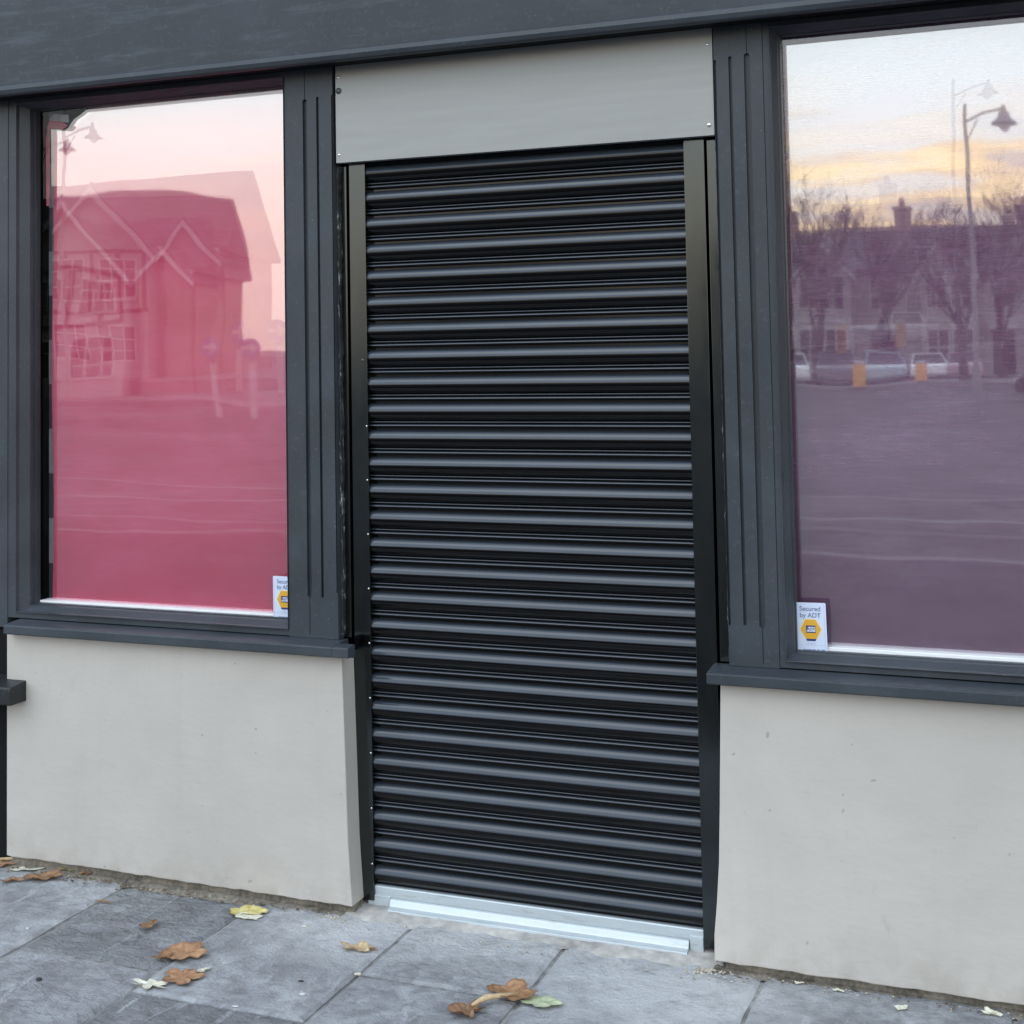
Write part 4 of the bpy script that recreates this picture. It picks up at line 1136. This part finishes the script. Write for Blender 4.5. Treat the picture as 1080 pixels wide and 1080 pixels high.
# parked cars
m_tyre = flat("tyre", (0.015, 0.015, 0.015, 1), 0.8); m_cgl = flat("car_glass", (0.02, 0.025, 0.03, 1), 0.05); m_rim = flat("rim", (0.4, 0.4, 0.42, 1), 0.3, 0.8)
m_lamp = flat("headlight", (0.8, 0.8, 0.78, 1), 0.1)
def car(x, y, rz, c, label):
    root = empty("parked_car", (x, y, ROADZ), rz, label, "car", "cars parked along the far kerb")
    pm = flat("car_paint", c, 0.2, coat=0.6, var=0.03)
    body = MB()
    side = [(-2.05, 0.30), (-2.10, 0.62), (-2.0, 0.86), (-1.15, 0.95), (-0.95, 0.97), (1.75, 0.97), (2.05, 0.85), (2.08, 0.45), (2.0, 0.28)]
    body.prism([(a, b) for a, b in side], 'y', -0.86, 0.86)
    b_ = body.build("body", pm, root, bevel=0.09, seg=3)
    cab = MB(); i0 = 0
    lo = [(-1.10, -0.80), (1.70, -0.80), (1.70, 0.80), (-1.10, 0.80)]; hi = [(-0.35, -0.62), (1.15, -0.62), (1.15, 0.62), (-0.35, 0.62)]
    cab.v = [(a, q, 0.965) for a, q in lo]+[(a, q, 1.44) for a, q in hi]
    cab.f = [(0, 1, 5, 4), (1, 2, 6, 5), (2, 3, 7, 6), (3, 0, 4, 7)]; cab.col = [None]*4
    cab.build("window", m_cgl, root)
    rp = MB(); rp.box(-0.40, 1.20, -0.65, 0.65, 1.43, 1.49); rp.build("roof", pm, root, bevel=0.03)
    pl_ = MB()
    for s_ in (-1, 1):
        for (a, b) in (((-1.10, -0.80), (-0.35, -0.62)), ((0.35, -0.80), (0.40, -0.62)), ((1.70, -0.80), (1.15, -0.62))):
            pl_.tube([(a[0], s_*0.80, 0.95), (b[0], s_*0.62, 1.45)], 0.035, 4)
    pl_.build("pillar", pm, root)
    for sx in (-1.30, 1.32):
        for sy in (-0.80, 0.80):
            wv = MB(); wv.tube([(sx, sy-0.1, 0.31), (sx, sy+0.1, 0.31)], 0.31, 16)
            wo = wv.build("wheel", m_tyre, root, bevel=0.02)
            rm = MB(); rm.tube([(sx, sy+math.copysign(0.10, sy), 0.31), (sx, sy+math.copysign(0.115, sy), 0.31)], 0.2, 12); rm.build("rim", m_rim, wo)
    for sy in (-0.62, 0.62):
        MB().box(-2.10, -1.98, sy-0.16, sy+0.16, 0.60, 0.74).build("headlight", m_lamp, root, bevel=0.02)
    return root
cars = [(-10.7, (0.80, 0.80, 0.82, 1), "pale silver parked car mirrored at the left edge of the mauve window"), (-8.7, (0.10, 0.11, 0.13, 1), "dark grey parked car mirrored behind the first yellow bollard"),
        (-6.8, (0.34, 0.44, 0.48, 1), "blue-grey parked car mirrored between the two yellow bollards"), (-5.0, (0.82, 0.82, 0.83, 1), "white parked car mirrored behind the second yellow bollard"), (-3.4, (0.42, 0.30, 0.33, 1), "mid grey parked car mirrored right of the second yellow bollard")]
for k, (x, c, lb) in enumerate(cars): car(x, -63.5-0.2*k, R(78), c, lb)

car(2.35, -37.5, 0.0, (0.03, 0.03, 0.035, 1), "dark car on the near lane mirrored at the right edge of the mauve window")
# yellow bollards, lamp posts, keep-left bollards
m_yel = flat("yellow_plastic", (0.85, 0.42, 0.05, 1), 0.5)
def ybollard(x, y, lab):
    root = empty("bollard", (x, y, ROADZ), 0, lab, "bollard", "yellow bollards on the far traffic island")
    b = MB(); b.box(-0.24, 0.24, -0.12, 0.12, 0.12, 1.02); b.build("shell", m_yel, root, bevel=0.05)
    MB().box(-0.27, 0.27, -0.15, 0.15, 0.0, 0.118).build("base", m_kerbs, root, bevel=0.02)
    MB().box(-0.20, 0.20, -0.10, 0.10, 1.021, 1.16).build("cap", m_trim, root, bevel=0.04)
    return root
ybollard(-6.9, -58.0, "yellow bollard mirrored in the mauve window, the left of two"); ybollard(-4.6, -58.6, "yellow bollard mirrored in the mauve window, the right of two")
m_post = flat("lamp_post_paint", (0.20, 0.20, 0.205, 1), 0.5)
def lamp_post(x, y, H, rz, lab, arm=1.0):
    root = empty("street_lamp", (x, y, ROADZ), rz, lab, "street lamp", "street lamps across the road")
    p = MB(); p.lathe((0, 0, 0), [(0.12, 0), (0.12, 1.1), (0.062, 1.2), (0.040, H), (0.045, H+0.12), (0.001, H+0.2)], 12); p.build("pole", m_post, root, smooth=True)
    a = MB(); a.tube([(0, 0, H-0.25), (arm*0.5, 0, H-0.08), (arm, 0, H-0.02)], 0.026, 8); a.tube([(0, 0, H-0.7), (arm*0.35, 0, H-0.2)], 0.016, 6); a.build("arm", m_post, root)
    s_ = MB(); s_.lathe((arm, 0, H-0.02), [(0.001, 0.08), (0.04, 0.06), (0.05, -0.03), (0.10, -0.07), (0.12, -0.16), (0.25, -0.26), (0.26, -0.29), (0.001, -0.27)], 16)
    lo = s_.build("lantern", m_post, root, smooth=True)
    g_ = MB(); g_.lathe((arm, 0, H-0.31), [(0.12, 0), (0.10, -0.08), (0.001, -0.16)], 12); g_.build("lamp_glass", m_lamp, lo, smooth=True)
    return root
lamp_post(-0.32, -30.0, 6.9, 0.0, "tall street lamp with bell shaped lantern mirrored against the sky in the mauve window", 0.8)
lamp_post(-24.0, -27.0, 7.5, 0.0, "street lamp mirrored near the torn corner of the pink window")
lamp_post(-16.9, -29.5, 5.3, R(180), "short lamp pole mirrored near the right edge of the pink window", 0.5)
m_blue = flat("sign_blue", (0.14, 0.18, 0.34, 1), 0.4)
def keep_left(x, y, lab):
    root = empty("traffic_bollard", (x, y, ROADZ), 0, lab, "bollard", "keep-left bollards with arrow signs")
    MB().box(-0.07, 0.07, -0.07, 0.07, 0, 1.35).build("post", m_trim, root, bevel=0.02)
    d = MB(); d.tube([(0, 0.08, 1.75), (0, 0.12, 1.75)], 0.30, 24); s_ = d.build("sign", m_blue, root)
    MB().box(-0.05, 0.05, -0.05, 0.075, 1.352, 2.0).build("sign_bracket", m_post, root)
    a = MB(); a.poly([(-0.26, 0.125, 1.70), (0.02, 0.125, 1.70), (0.02, 0.125, 1.56), (0.28, 0.125, 1.75), (0.02, 0.125, 1.94), (0.02, 0.125, 1.80), (-0.26, 0.125, 1.80)])
    a.build("arrow", m_trim, s_)
    return root
keep_left(-21.1, -31.0, "keep-left bollard with arrow mirrored in the pink window, left of two"); keep_left(-19.6, -30.6, "keep-left bollard with arrow mirrored in the pink window, right of two")

# ------------------------------------------------------------------ render settings
scene.render.engine = 'CYCLES'
scene.view_settings.view_transform = 'Standard'
scene.view_settings.look = 'None'
scene.view_settings.exposure = 0
scene.view_settings.gamma = 1
scene.cycles.use_denoising = True
scene.cycles.max_bounces = 6
scene.cycles.diffuse_bounces = 3
scene.cycles.glossy_bounces = 4
scene.cycles.transparent_max_bounces = 16
scene.cycles.caustics_reflective = False
scene.cycles.caustics_refractive = False
